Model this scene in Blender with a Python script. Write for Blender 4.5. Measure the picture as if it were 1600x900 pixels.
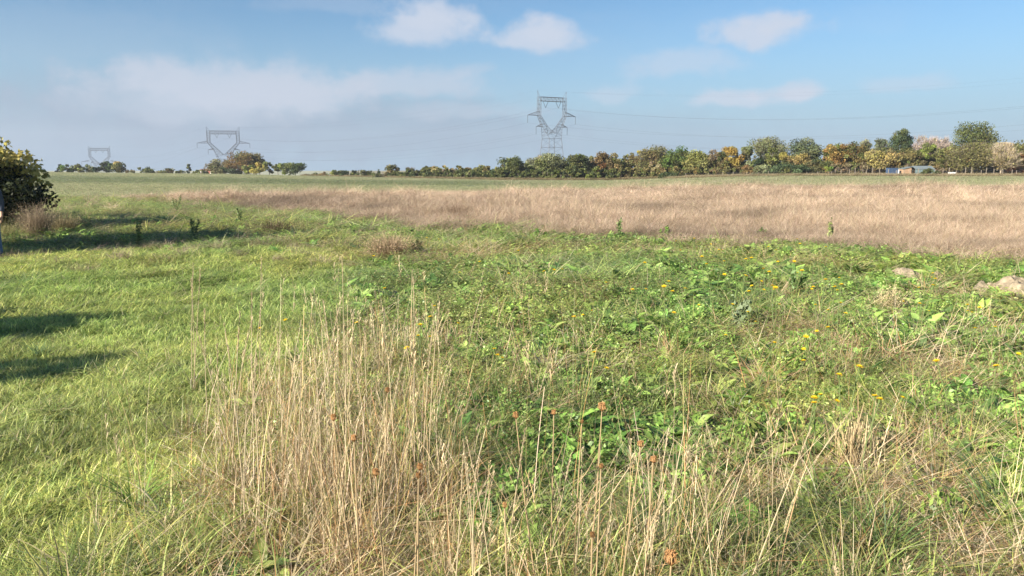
import bpy, math, random
import numpy as np
from mathutils import Vector, Matrix

# ------------------------------------------------------------------ clear
for o in list(bpy.data.objects):
    bpy.data.objects.remove(o)
SC = bpy.context.scene
COL = SC.collection
rng = np.random.default_rng(7)
random.seed(7)

# ------------------------------------------------------------------ camera
FPX = 1186.0
EYE = 1.7
HZ = 265.0
PITCH = math.atan((450 - HZ) / FPX)
cam_d = bpy.data.cameras.new('camera')
cam_d.sensor_width = 36
cam_d.lens = FPX / 1600 * 36
cam_d.clip_start = 0.05
cam_d.clip_end = 20000
cam = bpy.data.objects.new('camera', cam_d)
COL.objects.link(cam)
cam.location = (0, 0, EYE)
cam.rotation_euler = (math.pi / 2 - PITCH, 0, 0)
SC.camera = cam

# ------------------------------------------------------------------ light
SUN_EL = math.radians(24)
SUN_TRAVEL = Vector((0.80, 0.60))           # ground direction the light travels in
AZ = math.atan2(-SUN_TRAVEL.x, -SUN_TRAVEL.y)   # where the sun stands, from +Y towards +X
sun_d = bpy.data.lights.new('sun', 'SUN')
sun_d.energy = 5.0
sun_d.angle = math.radians(0.5)
sun_d.color = (1.0, 0.93, 0.82)
sun = bpy.data.objects.new('sun', sun_d)
COL.objects.link(sun)
sv = Vector((math.sin(AZ) * math.cos(SUN_EL), math.cos(AZ) * math.cos(SUN_EL), math.sin(SUN_EL)))
sun.rotation_euler = sv.to_track_quat('Z', 'Y').to_euler()
sun.location = (-40, -30, 40)

SC.view_settings.view_transform = 'Standard'
SC.view_settings.look = 'None'
SC.view_settings.exposure = 1.38
SC.view_settings.gamma = 1
SC.view_settings.use_curve_mapping = False
SC.cycles.max_bounces = 5
SC.cycles.diffuse_bounces = 3
SC.cycles.glossy_bounces = 1
SC.cycles.transmission_bounces = 3
SC.cycles.transparent_max_bounces = 4
SC.cycles.volume_bounces = 0
SC.cycles.sample_clamp_indirect = 4


def pix_dir(px, py):
    """unit-forward ray of a pixel of the 1600x900 photograph"""
    a = (px - 800) / FPX
    b = (450 - py) / FPX
    F = (0, math.cos(PITCH), -math.sin(PITCH))
    U = (0, math.sin(PITCH), math.cos(PITCH))
    return Vector((a, F[1] + b * U[1], F[2] + b * U[2]))


# ------------------------------------------------------------------ world with clouds
W = bpy.data.worlds.new('World')
SC.world = W
W.use_nodes = True
nt = W.node_tree
nt.nodes.clear()


class NB:
    def __init__(s, tree):
        s.t = tree

    def n(s, typ, **kw):
        nd = s.t.nodes.new(typ)
        for k, v in kw.items():
            setattr(nd, k, v)
        return nd

    def link(s, a, b):
        s.t.links.new(a, b)

    def put(s, sock, v):
        if hasattr(v, 'is_output') or isinstance(v, bpy.types.NodeSocket):
            s.t.links.new(v, sock)
        else:
            sock.default_value = v

    def m(s, op, a, b=None, c=None, clamp=False):
        nd = s.n('ShaderNodeMath', operation=op, use_clamp=clamp)
        s.put(nd.inputs[0], a)
        if b is not None:
            s.put(nd.inputs[1], b)
        if c is not None:
            s.put(nd.inputs[2], c)
        return nd.outputs[0]

    def mix(s, fac, a, b, typ='MIX'):
        nd = s.n('ShaderNodeMix', data_type='RGBA', blend_type=typ)
        s.put(nd.inputs[0], fac)
        s.put(nd.inputs[6], a)
        s.put(nd.inputs[7], b)
        return nd.outputs[2]

    def ramp(s, v, lo, hi, o0=0.0, o1=1.0, smooth=True):
        nd = s.n('ShaderNodeMapRange', interpolation_type='SMOOTHSTEP' if smooth else 'LINEAR')
        s.put(nd.inputs[0], v)
        s.put(nd.inputs[1], lo)
        s.put(nd.inputs[2], hi)
        s.put(nd.inputs[3], o0)
        s.put(nd.inputs[4], o1)
        return nd.outputs[0]

    def noise(s, vec, scale, detail=4, rough=0.5, dist=0.0):
        nd = s.n('ShaderNodeTexNoise')
        if vec is not None:
            s.put(nd.inputs['Vector'], vec)
        nd.inputs['Scale'].default_value = scale
        nd.inputs['Detail'].default_value = detail
        nd.inputs['Roughness'].default_value = rough
        nd.inputs['Distortion'].default_value = dist
        return nd.outputs[0]


b = NB(nt)
sky = b.n('ShaderNodeTexSky', sky_type='NISHITA')
sky.sun_disc = False
sky.sun_elevation = SUN_EL
sky.sun_rotation = AZ
sky.altitude = 50
sky.air_density = 1.0
sky.dust_density = 0.3
sky.ozone_density = 3.0
tc = b.n('ShaderNodeTexCoord')
sep = b.n('ShaderNodeSeparateXYZ')
b.link(tc.outputs['Generated'], sep.inputs[0])
az = b.m('ARCTAN2', sep.outputs[0], sep.outputs[1])
el = b.m('ARCSINE', sep.outputs[2])
comb = b.n('ShaderNodeCombineXYZ')
b.link(az, comb.inputs[0])
b.link(el, comb.inputs[1])
P0 = comb.outputs[0]
mp = b.n('ShaderNodeMapping')
b.link(P0, mp.inputs[0])
mp.inputs['Scale'].default_value = (1, 1.25, 1)
nA = b.noise(mp.outputs[0], 24, 8, 0.62)
nB = b.noise(mp.outputs[0], 7, 4, 0.5)
# distort coordinates slightly so no cloud is an ellipse
nD = b.n('ShaderNodeTexNoise')
b.link(mp.outputs[0], nD.inputs['Vector'])
nD.inputs['Scale'].default_value = 14
nD.inputs['Detail'].default_value = 3
sD = b.n('ShaderNodeSeparateXYZ')
b.link(nD.outputs['Color'], sD.inputs[0])
azd = b.m('ADD', az, b.m('MULTIPLY', b.m('SUBTRACT', sD.outputs[0], 0.5), 0.07))
eld = b.m('ADD', el, b.m('MULTIPLY', b.m('SUBTRACT', sD.outputs[1], 0.5), 0.035))
# (px, py, half width px, half height px, opacity)
WH, GR, DG = (4.85, 5.3, 6.2, 1), (4.4, 4.9, 5.8, 1), (2.55, 3.2, 4.2, 1)
CLOUDS = [(560, 205, 340, 70, .55, DG), (120, 230, 340, 75, .5, DG), (250, 180, 280, 70, .45, DG), (900, 215, 330, 50, .25, DG),
          (80, 60, 260, 60, .12, GR), (520, 8, 110, 22, .2, GR), (1370, 30, 70, 30, .06, WH),
          (375, 138, 215, 50, .85, GR), (470, 152, 125, 40, .6, GR), (310, 165, 180, 46, .5, GR), (630, 134, 135, 34, .65, GR), (705, 112, 60, 16, .35, GR),
          (700, 178, 90, 18, .35, GR), (665, 42, 88, 44, .8, WH), (690, 24, 55, 30, .5, WH), (835, 58, 84, 33, .8, WH), (865, 48, 46, 24, .5, WH), (1186, 52, 78, 33, .85, WH), (1215, 38, 40, 20, .6, WH),
          (1238, 145, 60, 22, .9, WH), (1140, 157, 66, 19, .7, WH), (1065, 104, 98, 30, .45, WH),
          (957, 147, 55, 22, .4, WH), (1410, 132, 60, 18, .35, WH), (800, 175, 60, 20, .2, GR)]
dens = None
layers = []
for (cx, cy, hw, hh, op, cc_) in CLOUDS:
    v = pix_dir(cx, cy).normalized()
    ca, ce = math.atan2(v.x, v.y), math.asin(v.z)
    dx = b.m('MULTIPLY', b.m('SUBTRACT', azd, ca), FPX / hw / 1.12)
    dy0 = b.m('MULTIPLY', b.m('SUBTRACT', eld, ce), FPX / hh)
    # flatter base: distances below the middle count more
    dy = b.m('MAXIMUM', b.m('MULTIPLY', dy0, -1.35), dy0)
    r = b.m('SQRT', b.m('ADD', b.m('MULTIPLY', dx, dx), b.m('MULTIPLY', dy, dy)))
    e = b.m('ADD', b.m('SUBTRACT', 1.08, r), b.m('MULTIPLY', b.m('SUBTRACT', nA, 0.5), 1.25))
    layers.append((b.m('MULTIPLY', b.ramp(e, 0.0, 0.72), op), cc_))
# the same kind of thin cloud everywhere else in the sky
v3 = b.n('ShaderNodeMapping')
b.link(tc.outputs['Generated'], v3.inputs[0])
v3.inputs['Scale'].default_value = (2.2, 2.2, 7)
nS = b.noise(v3.outputs[0], 2.0, 6, 0.55)
thin = b.m('MULTIPLY', b.ramp(nS, 0.50, 0.8), 0.08)
haze_f = b.ramp(el, 0.21, 0.0, 0.0, 0.92)
final = b.mix(1.0, sky.outputs[0], (.75, .93, 1.02, 1), 'MULTIPLY')
final = b.mix(haze_f, final, (2.8, 3.9, 5.15, 1))
final = b.mix(thin, final, GR)
for f_, c_ in layers:
    final = b.mix(f_, final, c_)
bg = b.n('ShaderNodeBackground')
b.link(final, bg.inputs[0])
bg.inputs[1].default_value = 0.05
wo = b.n('ShaderNodeOutputWorld')
b.link(bg.outputs[0], wo.inputs[0])

# ------------------------------------------------------------------ numpy noise
_perm = rng.random((256, 256))


def vnoise(x, y):
    x = np.asarray(x, float); y = np.asarray(y, float)
    xi = np.floor(x).astype(int); yi = np.floor(y).astype(int)
    fx = x - xi; fy = y - yi
    fx = fx * fx * (3 - 2 * fx); fy = fy * fy * (3 - 2 * fy)
    g = lambda i, j: _perm[i & 255, j & 255]
    return (g(xi, yi) * (1 - fx) + g(xi + 1, yi) * fx) * (1 - fy) + (g(xi, yi + 1) * (1 - fx) + g(xi + 1, yi + 1) * fx) * fy


def fbm(x, y, s, o=4, off=0.0):
    t = 0; a = 1; w = 0
    for k in range(o):
        t = t + a * vnoise(x / s + off + 17.3 * k, y / s + off * 1.7 + 9.1 * k)
        w += a; a *= 0.55; s *= 0.5
    return t / w


def sst(a, b_, x):
    t = np.clip((np.asarray(x, float) - a) / (b_ - a), 0, 1)
    return t * t * (3 - 2 * t)


# ------------------------------------------------------------------ terrain
PXK = np.array([-900, 0, 80, 165, 350, 500, 610, 780, 950, 1060, 1160, 1240, 1400, 1600, 2500])
RK = np.array([250, 250, 250, 255, 250, 235, 205, 165, 158, 152, 148, 145, 140, 135, 120])
YK = np.array([268.5, 268.5, 269, 269.7, 271.3, 275, 277, 280.5, 281, 277.5, 275, 274, 274.5, 274.5, 274])


def u_to_px(u):
    return 800 + u * FPX * 1.012


def terrain(x, y):
    x = np.asarray(x, float); y = np.asarray(y, float)
    u = np.clip(x / np.maximum(y, 8.0), -1.4, 1.4)
    px = u_to_px(u)
    R = np.interp(px, PXK, RK)
    yb = np.interp(px, PXK, YK)
    zR = EYE - (yb - HZ) / FPX * R
    z = zR * sst(20, R, y)
    drop = sst(760, 560, px)
    z = z - drop * np.clip(y - R - 4, 0, 330) * 0.035
    near = np.exp(-np.maximum(np.hypot(x, y) - 6, 0) / 14)
    z = z + (fbm(x, y, 1.3, 3, 3.0) - 0.5) * 0.16 * near + (fbm(x, y, 6, 2, 5.0) - 0.5) * 0.16 * np.minimum(1, near * 2)
    # the two earth heaps on the right
    return z


def tz(x, y):
    return float(terrain(np.array([x]), np.array([y]))[0])


def on_ground(px, py, h=0.0):
    """where the ray of a pixel is h above the ground"""
    d = pix_dir(px, py)
    t = (EYE - h) / max(-d.z, 1e-4)
    for _ in range(4):
        x, y = d.x * t, d.y * t
        t = (EYE - h - tz(x, y)) / max(-d.z, 1e-4)
    return d.x * t, d.y * t


# ------------------------------------------------------------------ object helpers
def tag(o, label=None, cat=None, group=None, kind=None):
    if label: o['label'] = label
    if cat: o['category'] = cat
    if group: o['group'] = group
    if kind: o['kind'] = kind
    return o


def mesh_np(name, verts, faces, col=None, mat=None, smooth=False, mats=None, mid=None):
    """verts (N,3); faces: list of index tuples or an (M,k) array; col: per-vertex colour"""
    me = bpy.data.meshes.new(name)
    V = np.asarray(verts, np.float32)
    if isinstance(faces, np.ndarray):
        M, k = faces.shape
        me.vertices.add(len(V)); me.vertices.foreach_set('co', V.ravel())
        me.loops.add(M * k); me.loops.foreach_set('vertex_index', faces.astype(np.int32).ravel())
        me.polygons.add(M)
        me.polygons.foreach_set('loop_start', np.arange(0, M * k, k, dtype=np.int32))
        me.update(calc_edges=True)
    else:
        me.from_pydata([tuple(map(float, v)) for v in V], [], faces)
        me.update()
    if col is not None:
        c = np.ones((len(V), 4), np.float32); c[:, :3] = col
        at = me.color_attributes.new('Col', 'FLOAT_COLOR', 'POINT')
        at.data.foreach_set('color', c.ravel())
    if smooth:
        me.polygons.foreach_set('use_smooth', np.ones(len(me.polygons), bool))
    for m_ in (mats or ([mat] if mat else [])):
        me.materials.append(m_)
    if mid is not None:
        me.polygons.foreach_set('material_index', np.asarray(mid, np.int32))
    return me


def obj(name, me, parent=None, loc=None):
    o = bpy.data.objects.new(name, me)
    COL.objects.link(o)
    if parent: o.parent = parent
    if loc is not None: o.location = loc
    return o


def thing(name, label, cat, loc=(0, 0, 0), rz=0, group=None):
    o = bpy.data.objects.new(name, None)
    o.empty_display_size = 0.3
    COL.objects.link(o)
    o.location = loc
    o.rotation_euler = (0, 0, rz)
    return tag(o, label, cat, group)


def dup(root, loc, rot, label=None, scale=None):
    r = root.copy(); COL.objects.link(r)
    r.location = loc; r.rotation_euler = rot
    if label: r['label'] = label
    if scale: r.scale = (scale,) * 3
    for ch in list(root.children):
        c = ch.copy(); COL.objects.link(c); c.parent = r
        for g in ch.children:
            d = g.copy(); COL.objects.link(d); d.parent = c
    return r


class MB:
    """collects shapes for one mesh"""
    def __init__(s):
        s.v = []; s.f = []; s.c = []; s.n = 0

    def add(s, V, F, col=(1, 1, 1)):
        V = np.asarray(V, float)
        s.v.append(V)
        s.f += [tuple(int(i) + s.n for i in f) for f in F]
        c = np.asarray(col, float)
        s.c.append(np.broadcast_to(c, (len(V), 3)) if c.ndim == 1 else c)
        s.n += len(V)

    def box(s, c, size, col=(1, 1, 1), rz=0):
        x, y, z = [q / 2 for q in size]
        V = np.array([(-x, -y, -z), (x, -y, -z), (x, y, -z), (-x, y, -z), (-x, -y, z), (x, -y, z), (x, y, z), (-x, y, z)])
        ca, sa = math.cos(rz), math.sin(rz)
        V = np.stack([V[:, 0] * ca - V[:, 1] * sa, V[:, 0] * sa + V[:, 1] * ca, V[:, 2]], 1) + np.array(c)
        s.add(V, [(0, 3, 2, 1), (4, 5, 6, 7), (0, 1, 5, 4), (1, 2, 6, 5), (2, 3, 7, 6), (3, 0, 4, 7)], col)

    def tube(s, pts, radii, n=5, col=(1, 1, 1)):
        pts = [Vector(p) for p in pts]
        V = []; F = []
        if isinstance(radii, (int, float)): radii = [radii] * len(pts)
        for i, p in enumerate(pts):
            d = (pts[min(i + 1, len(pts) - 1)] - pts[max(i - 1, 0)])
            d = d.normalized() if d.length > 1e-9 else Vector((0, 0, 1))
            a = d.cross(Vector((0.31, 0.95, 0.05)) if abs(d.z) > 0.7 else Vector((0, 0, 1))).normalized()
            bb = d.cross(a)
            for k in range(n):
                th = 2 * math.pi * k / n
                V.append(tuple(p + (a * math.cos(th) + bb * math.sin(th)) * radii[i]))
        for i in range(len(pts) - 1):
            for k in range(n):
                k2 = (k + 1) % n
                F.append((i * n + k, i * n + k2, (i + 1) * n + k2, (i + 1) * n + k))
        F.append(tuple(range(n))[::-1])
        F.append(tuple(range((len(pts) - 1) * n, len(pts) * n)))
        s.add(V, F, col)

    def bar(s, a, b_, r, col=(1, 1, 1)):
        s.tube([a, b_], [r, r], 4, col)

    def build(s, name, mat, parent=None, smooth=False, loc=None):
        me = mesh_np(name, np.concatenate(s.v), s.f, np.concatenate(s.c), mat, smooth)
        return obj(name, me, parent, loc)


# ------------------------------------------------------------------ materials
def principled(name, col, rough=0.7, metal=0.0, spec=0.3, vcol=False, noise=None, bump=None):
    m = bpy.data.materials.new(name)
    m.use_nodes = True
    q = NB(m.node_tree)
    p = m.node_tree.nodes['Principled BSDF']
    c = (*col, 1) if len(col) == 3 else col
    if vcol:
        a = q.n('ShaderNodeAttribute', attribute_name='Col')
        c = q.mix(1.0, a.outputs[0], c, 'MULTIPLY')
    if noise:
        sc, amt = noise
        o = q.n('ShaderNodeTexCoord')
        nz = q.noise(o.outputs['Object'], sc, 5, 0.6)
        f = q.ramp(nz, 0.3, 0.7, 1 - amt, 1 + amt * 0.6, False)
        cc = q.n('ShaderNodeCombineXYZ')
        for i in range(3): q.link(f, cc.inputs[i])
        c = q.mix(1.0, c, cc.outputs[0], 'MULTIPLY')
        if bump:
            bp = q.n('ShaderNodeBump')
            bp.inputs['Strength'].default_value = bump
            bp.inputs['Distance'].default_value = 0.02
            q.link(nz, bp.inputs['Height'])
            q.link(bp.outputs[0], p.inputs['Normal'])
    q.put(p.inputs['Base Color'], c)
    p.inputs['Roughness'].default_value = rough
    p.inputs['Metallic'].default_value = metal
    p.inputs['Specular IOR Level'].default_value = spec
    return m


def leafmat(name, inst, rough=0.55, transl=0.3, spec=0.25, gain=1.0):
    m = bpy.data.materials.new(name)
    m.use_nodes = True
    q = NB(m.node_tree)
    p = m.node_tree.nodes['Principled BSDF']
    out = m.node_tree.nodes['Material Output']
    a = q.n('ShaderNodeAttribute', attribute_name='Col')
    c = a.outputs[0]
    if inst:
        t = q.n('ShaderNodeAttribute', attribute_name='tint')
        t.attribute_type = 'INSTANCER'
        c = q.mix(1.0, c, t.outputs[1], 'MULTIPLY')
    if gain != 1.0:
        c = q.mix(1.0, c, (gain, gain, gain, 1), 'MULTIPLY')
    q.put(p.inputs['Base Color'], c)
    p.inputs['Roughness'].default_value = rough
    p.inputs['Specular IOR Level'].default_value = spec
    tr = q.n('ShaderNodeBsdfTranslucent')
    q.put(tr.inputs[0], c)
    mx = q.n('ShaderNodeMixShader')
    mx.inputs[0].default_value = transl
    q.link(p.outputs[0], mx.inputs[1])
    q.link(tr.outputs[0], mx.inputs[2])
    q.link(mx.outputs[0], out.inputs[0])
    return m


M_grass = leafmat('grass_blades', True, 0.45, 0.45, 0.35)
M_straw = leafmat('dry_straw', True, 0.6, 0.22, 0.2)
M_weed = leafmat('weed_leaves', True, 0.42, 0.4, 0.4)
M_leaf = leafmat('tree_foliage', False, 0.6, 0.25, 0.2)
M_leaf1 = leafmat('herb_foliage', False, 0.5, 0.3, 0.3)
M_dry1 = leafmat('dry_stems', False, 0.65, 0.15, 0.2)
M_bark = principled('bark', (1, 1, 1), 0.9, vcol=True, noise=(9, .4))
M_steel = principled('galvanised_steel', (0.10, 0.105, 0.115), 0.6, 0.2, 0.4)
M_wire = principled('aluminium_cable', (0.12, 0.12, 0.13), 0.55, 0.4)
M_insul = principled('insulator_glass', (0.10, 0.12, 0.12), 0.4)
M_post = principled('weathered_wood', (0.25, 0.21, 0.16), 0.9, noise=(14, .35))

# ------------------------------------------------------------------ field zones (functions of place)
FRONT = (np.array([-300, 60, 270, 400, 560, 700, 850, 950, 1100, 1300, 1450, 1600, 2200]),
         np.array([55, 50, 41, 32, 25.2, 21.3, 19.6, 18.4, 17.4, 15.7, 14.6, 13.6, 11]))
BACK = (np.array([-300, 200, 300, 400, 600, 800, 1000, 1200, 1400, 1600, 2200]),
        np.array([50, 46, 47, 47, 50, 56, 60, 61, 61, 61, 61]))


def zones(x, y):
    """returns dry-strip mask, crop mask, grass mask"""
    u = x / np.maximum(y, 2.0)
    px = u_to_px(np.clip(u, -1.2, 1.2))
    f = np.interp(px, *FRONT); bk = np.interp(px, *BACK)
    n = fbm(x, y, 5.0, 4, 11.0) - 0.5
    n2 = fbm(x, y, 1.6, 3, 2.0) - 0.5
    yy = y + n * np.minimum(5.0 * (f / 20), 6.0) + n2 * 2.2
    fr = sst(f - 1.0, f + 1.6, yy)
    bb = sst(bk - 3, bk + 3, y + n * 6)
    dry = fr * (1 - bb)
    crop = np.maximum(sst(95, 100, y), bb)
    crop = crop * sst(30, 40, y)
    dry = dry * (1 - crop)
    return dry, crop, np.clip(1 - dry - crop, 0, 1)


def gauss(x, y, cx, cy, rx, ry):
    return np.exp(-(((x - cx) / rx) ** 2 + ((y - cy) / ry) ** 2))


def stalkmask(x, y):
    """clump of tall dead grass in the foreground"""
    a = gauss(x, y, -1.25, 4.9, 0.66, 1.3) + 1.0 * gauss(x, y, -0.72, 3.7, 0.62, 0.9) + .95 * gauss(x, y, 0.35, 2.85, 0.95, 0.5) + .2 * gauss(x, y, 1.6, 2.9, .7, .4)
    a += 1.1 * gauss(x, y, 0.32, 5.4, 0.25, 0.35) + 0.35 * gauss(x, y, -1.0, 7.0, 0.9, 1.2)
    return np.clip(a, 0, 1.2)


def thatchmask(x, y):
    """flattened tan grass patches"""
    a = 1.0 * gauss(x, y, 2.1, 3.9, 0.5, 0.65) + .8 * gauss(x, y, 1.75, 4.9, .28, .22) + .8 * gauss(x, y, 1.3, 3.6, .3, .2) + .7 * gauss(x, y, 1.75, 3.0, 0.6, 0.4) + .7 * gauss(x, y, .55, 6.2, .35, .4) + .6 * gauss(x, y, 1.25, 6.5, .3, .3) + 0.8 * gauss(x, y, 2.75, 4.4, 0.5, 0.4) + 0.5 * gauss(x, y, 1.05, 3.7, 0.3, 0.25)
    a += 0.7 * gauss(x, y, 3.6, 3.9, 0.5, 0.3)
    a += 0.7 * gauss(x, y, -2.0, 14.5, 1.3, 0.8) + 0.5 * gauss(x, y, 4.4, 8.5, 0.5, 0.5)
    n = fbm(x, y, 1.1, 4, 31.0)
    a += 0.9 * sst(0.60, 0.75, n) * sst(-2.5, -0.5, x)
    return np.clip(a, 0, 1)


HEAPS = []
for (px, py, w, h) in [(1412, 438, 0.42, 0.15), (1592, 458, 0.6, 0.18), (1538, 458, 0.26, 0.12), (1466, 440, 0.22, 0.12)]:
    x, y = on_ground(px, py)
    HEAPS.append((x, y, w, h))


def lawnmask(x, y):
    """short mown turf on the left"""
    e = -1.55 - 0.10 * np.maximum(y - 4, 0) + (fbm(x, y, 2.0, 3, 8.0) - .5) * 1.0
    return sst(0.5, -0.5, x - e) * sst(19, 15, y)


# ------------------------------------------------------------------ the ground sheet
def build_ground():
    fr = np.radians(np.linspace(-47, 47, 430))
    rest = np.radians(np.linspace(47, 313, 90)[1:-1])
    th = np.concatenate([fr, rest])
    rr = np.concatenate([[0.25], np.geomspace(0.6, 60, 210), np.geomspace(62, 9000, 110)])
    A, Rr = np.meshgrid(th, rr)
    x = np.sin(A) * Rr; y = np.cos(A) * Rr
    z = terrain(x, y)
    lump = (fbm(x, y, 0.35, 3, 21.0) - 0.5) * 0.07 * np.exp(-np.maximum(Rr - 10, 0) / 12)
    z = z + lump * (1 - 0.6 * lawnmask(x, y)) - 0.015
    V = np.stack([x.ravel(), y.ravel(), z.ravel()], 1)
    V = np.concatenate([V, [[0, 0, tz(0, 0)]]])
    nr, na = A.shape
    i = np.arange(nr - 1)[:, None] * na; j = np.arange(na)[None, :]; j2 = (j + 1) % na
    F = np.stack([i + j, i + na + j, i + na + j2, i + j2], 2).reshape(-1, 4)
    dry, crop, gr = zones(V[:, 0], V[:, 1])
    X, Y = V[:, 0], V[:, 1]
    soil = np.array([0.10, 0.08, 0.052]); moss = np.array([0.15, 0.18, 0.06]); straw = np.array([0.27, 0.20, 0.13])
    turf = np.array([0.22, 0.24, 0.09])
    n = fbm(X, Y, 0.8, 4, 41.0)[:, None]
    n3 = fbm(X, Y, 14, 4, 51.0)[:, None]
    far = sst(14, 40, Y)[:, None]
    lw = lawnmask(X, Y)[:, None]
    g = soil * (1 - n) + moss * n
    g = g * (1 - .85 * lw) + np.array([.25, .29, .11]) * .85 * lw
    g = g * (1 - far) + turf * far
    th_ = (thatchmask(X, Y) * 0.6)[:, None]
    g = g * (1 - th_) + straw * 0.8 * th_
    # drilled crop: pale soil with seedlings, greener and barer bands
    cg = np.array([0.27, 0.28, 0.15]); cs = np.array([0.37, 0.32, 0.20])
    band = fbm(X * 0.15, Y, 9, 3, 61.0)[:, None]
    px = u_to_px(np.clip(X / np.maximum(Y, 8), -1.3, 1.3))[:, None]
    right = sst(850, 1250, px)
    mixv = np.clip((n3 - 0.5) * 1.6 + (band - 0.5) * 1.3 + 0.25 + 0.38 * right, 0, 1)
    ce = cg * (1 - mixv) + cs * mixv
    # darker strip across the middle of the field
    Yb = Y[:, None] * (1 + 0.02 * np.sin(X[:, None] / 40))
    strip = sst(82, 92, Yb) * sst(155, 138, Yb) * sst(980, 700, px)
    ce = ce * (1 - strip) + np.array([0.18, 0.20, 0.12]) * strip
    # dry grass verge in front of the hedge on the right
    Rb = np.interp(px, PXK, RK)
    verge = sst(-16, -8, Y[:, None] - Rb) * sst(1020, 1120, px) + sst(-5, -1, Y[:, None] - Rb) * sst(480, 560, px)
    verge = np.clip(verge, 0, 1)
    ce = ce * (1 - verge) + np.array([0.23, 0.20, 0.10]) * verge
    C = g * gr[:, None] + straw * 1.1 * dry[:, None] + ce * crop[:, None]
    me = mesh_np('ground', V, F, C, None, True)
    m = bpy.data.materials.new('ground_soil_and_turf')
    m.use_nodes = True
    q = NB(m.node_tree); p = m.node_tree.nodes['Principled BSDF']
    a = q.n('ShaderNodeAttribute', attribute_name='Col')
    o = q.n('ShaderNodeTexCoord')
    n1 = q.noise(o.outputs['Object'], 16, 8, 0.7)
    n2 = q.noise(o.outputs['Object'], 1.1, 6, 0.65)
    mp = q.n('ShaderNodeMapping'); q.link(o.outputs['Object'], mp.inputs[0]); mp.inputs['Scale'].default_value = (1, 0.35, 1)
    n4 = q.noise(mp.outputs[0], 0.45, 5, 0.7)
    f = q.m('MULTIPLY', q.ramp(n1, 0.3, 0.7, 0.65, 1.3, False), q.ramp(n2, 0.3, 0.7, 0.8, 1.18, False))
    f = q.m('MULTIPLY', f, q.ramp(n4, 0.3, 0.7, 0.9, 1.1, False))
    cc = q.n('ShaderNodeCombineXYZ')
    for k in range(3): q.link(f, cc.inputs[k])
    q.link(q.mix(1.0, a.outputs[0], cc.outputs[0], 'MULTIPLY'), p.inputs['Base Color'])
    p.inputs['Roughness'].default_value = 1.0
    p.inputs['Specular IOR Level'].default_value = 0.1
    bp = q.n('ShaderNodeBump'); bp.inputs['Strength'].default_value = 0.6; bp.inputs['Distance'].default_value = 0.05
    q.link(n1, bp.inputs['Height']); q.link(bp.outputs[0], p.inputs['Normal'])
    me.materials.append(m)
    g_ = obj('ground', me)
    tag(g_, 'gently rising field of grass, dry stubble and pale sown crop', None, None, 'structure')


build_ground()

# ------------------------------------------------------------------ pylons
def bars_between(mb, A0, A1, B0, B1, n, r):
    """zigzag lattice between two chords"""
    A0, A1, B0, B1 = map(Vector, (A0, A1, B0, B1))
    for i in range(n):
        t0, t1 = i / n, (i + 1) / n
        a0, a1 = A0.lerp(A1, t0), A0.lerp(A1, t1)
        b0, b1 = B0.lerp(B1, t0), B0.lerp(B1, t1)
        if i % 2: mb.bar(a0, b1, r)
        else: mb.bar(b0, a1, r)
        mb.bar(a1, b1, r)


def box_truss(mb, c0, c1, n, rc, rb):
    """four chords c0[k] -> c1[k] with lattice on the four faces"""
    for k in range(4):
        mb.bar(c0[k], c1[k], rc)
        k2 = (k + 1) % 4
        bars_between(mb, c0[k], c1[k], c0[k2], c1[k2], n, rb)


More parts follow.
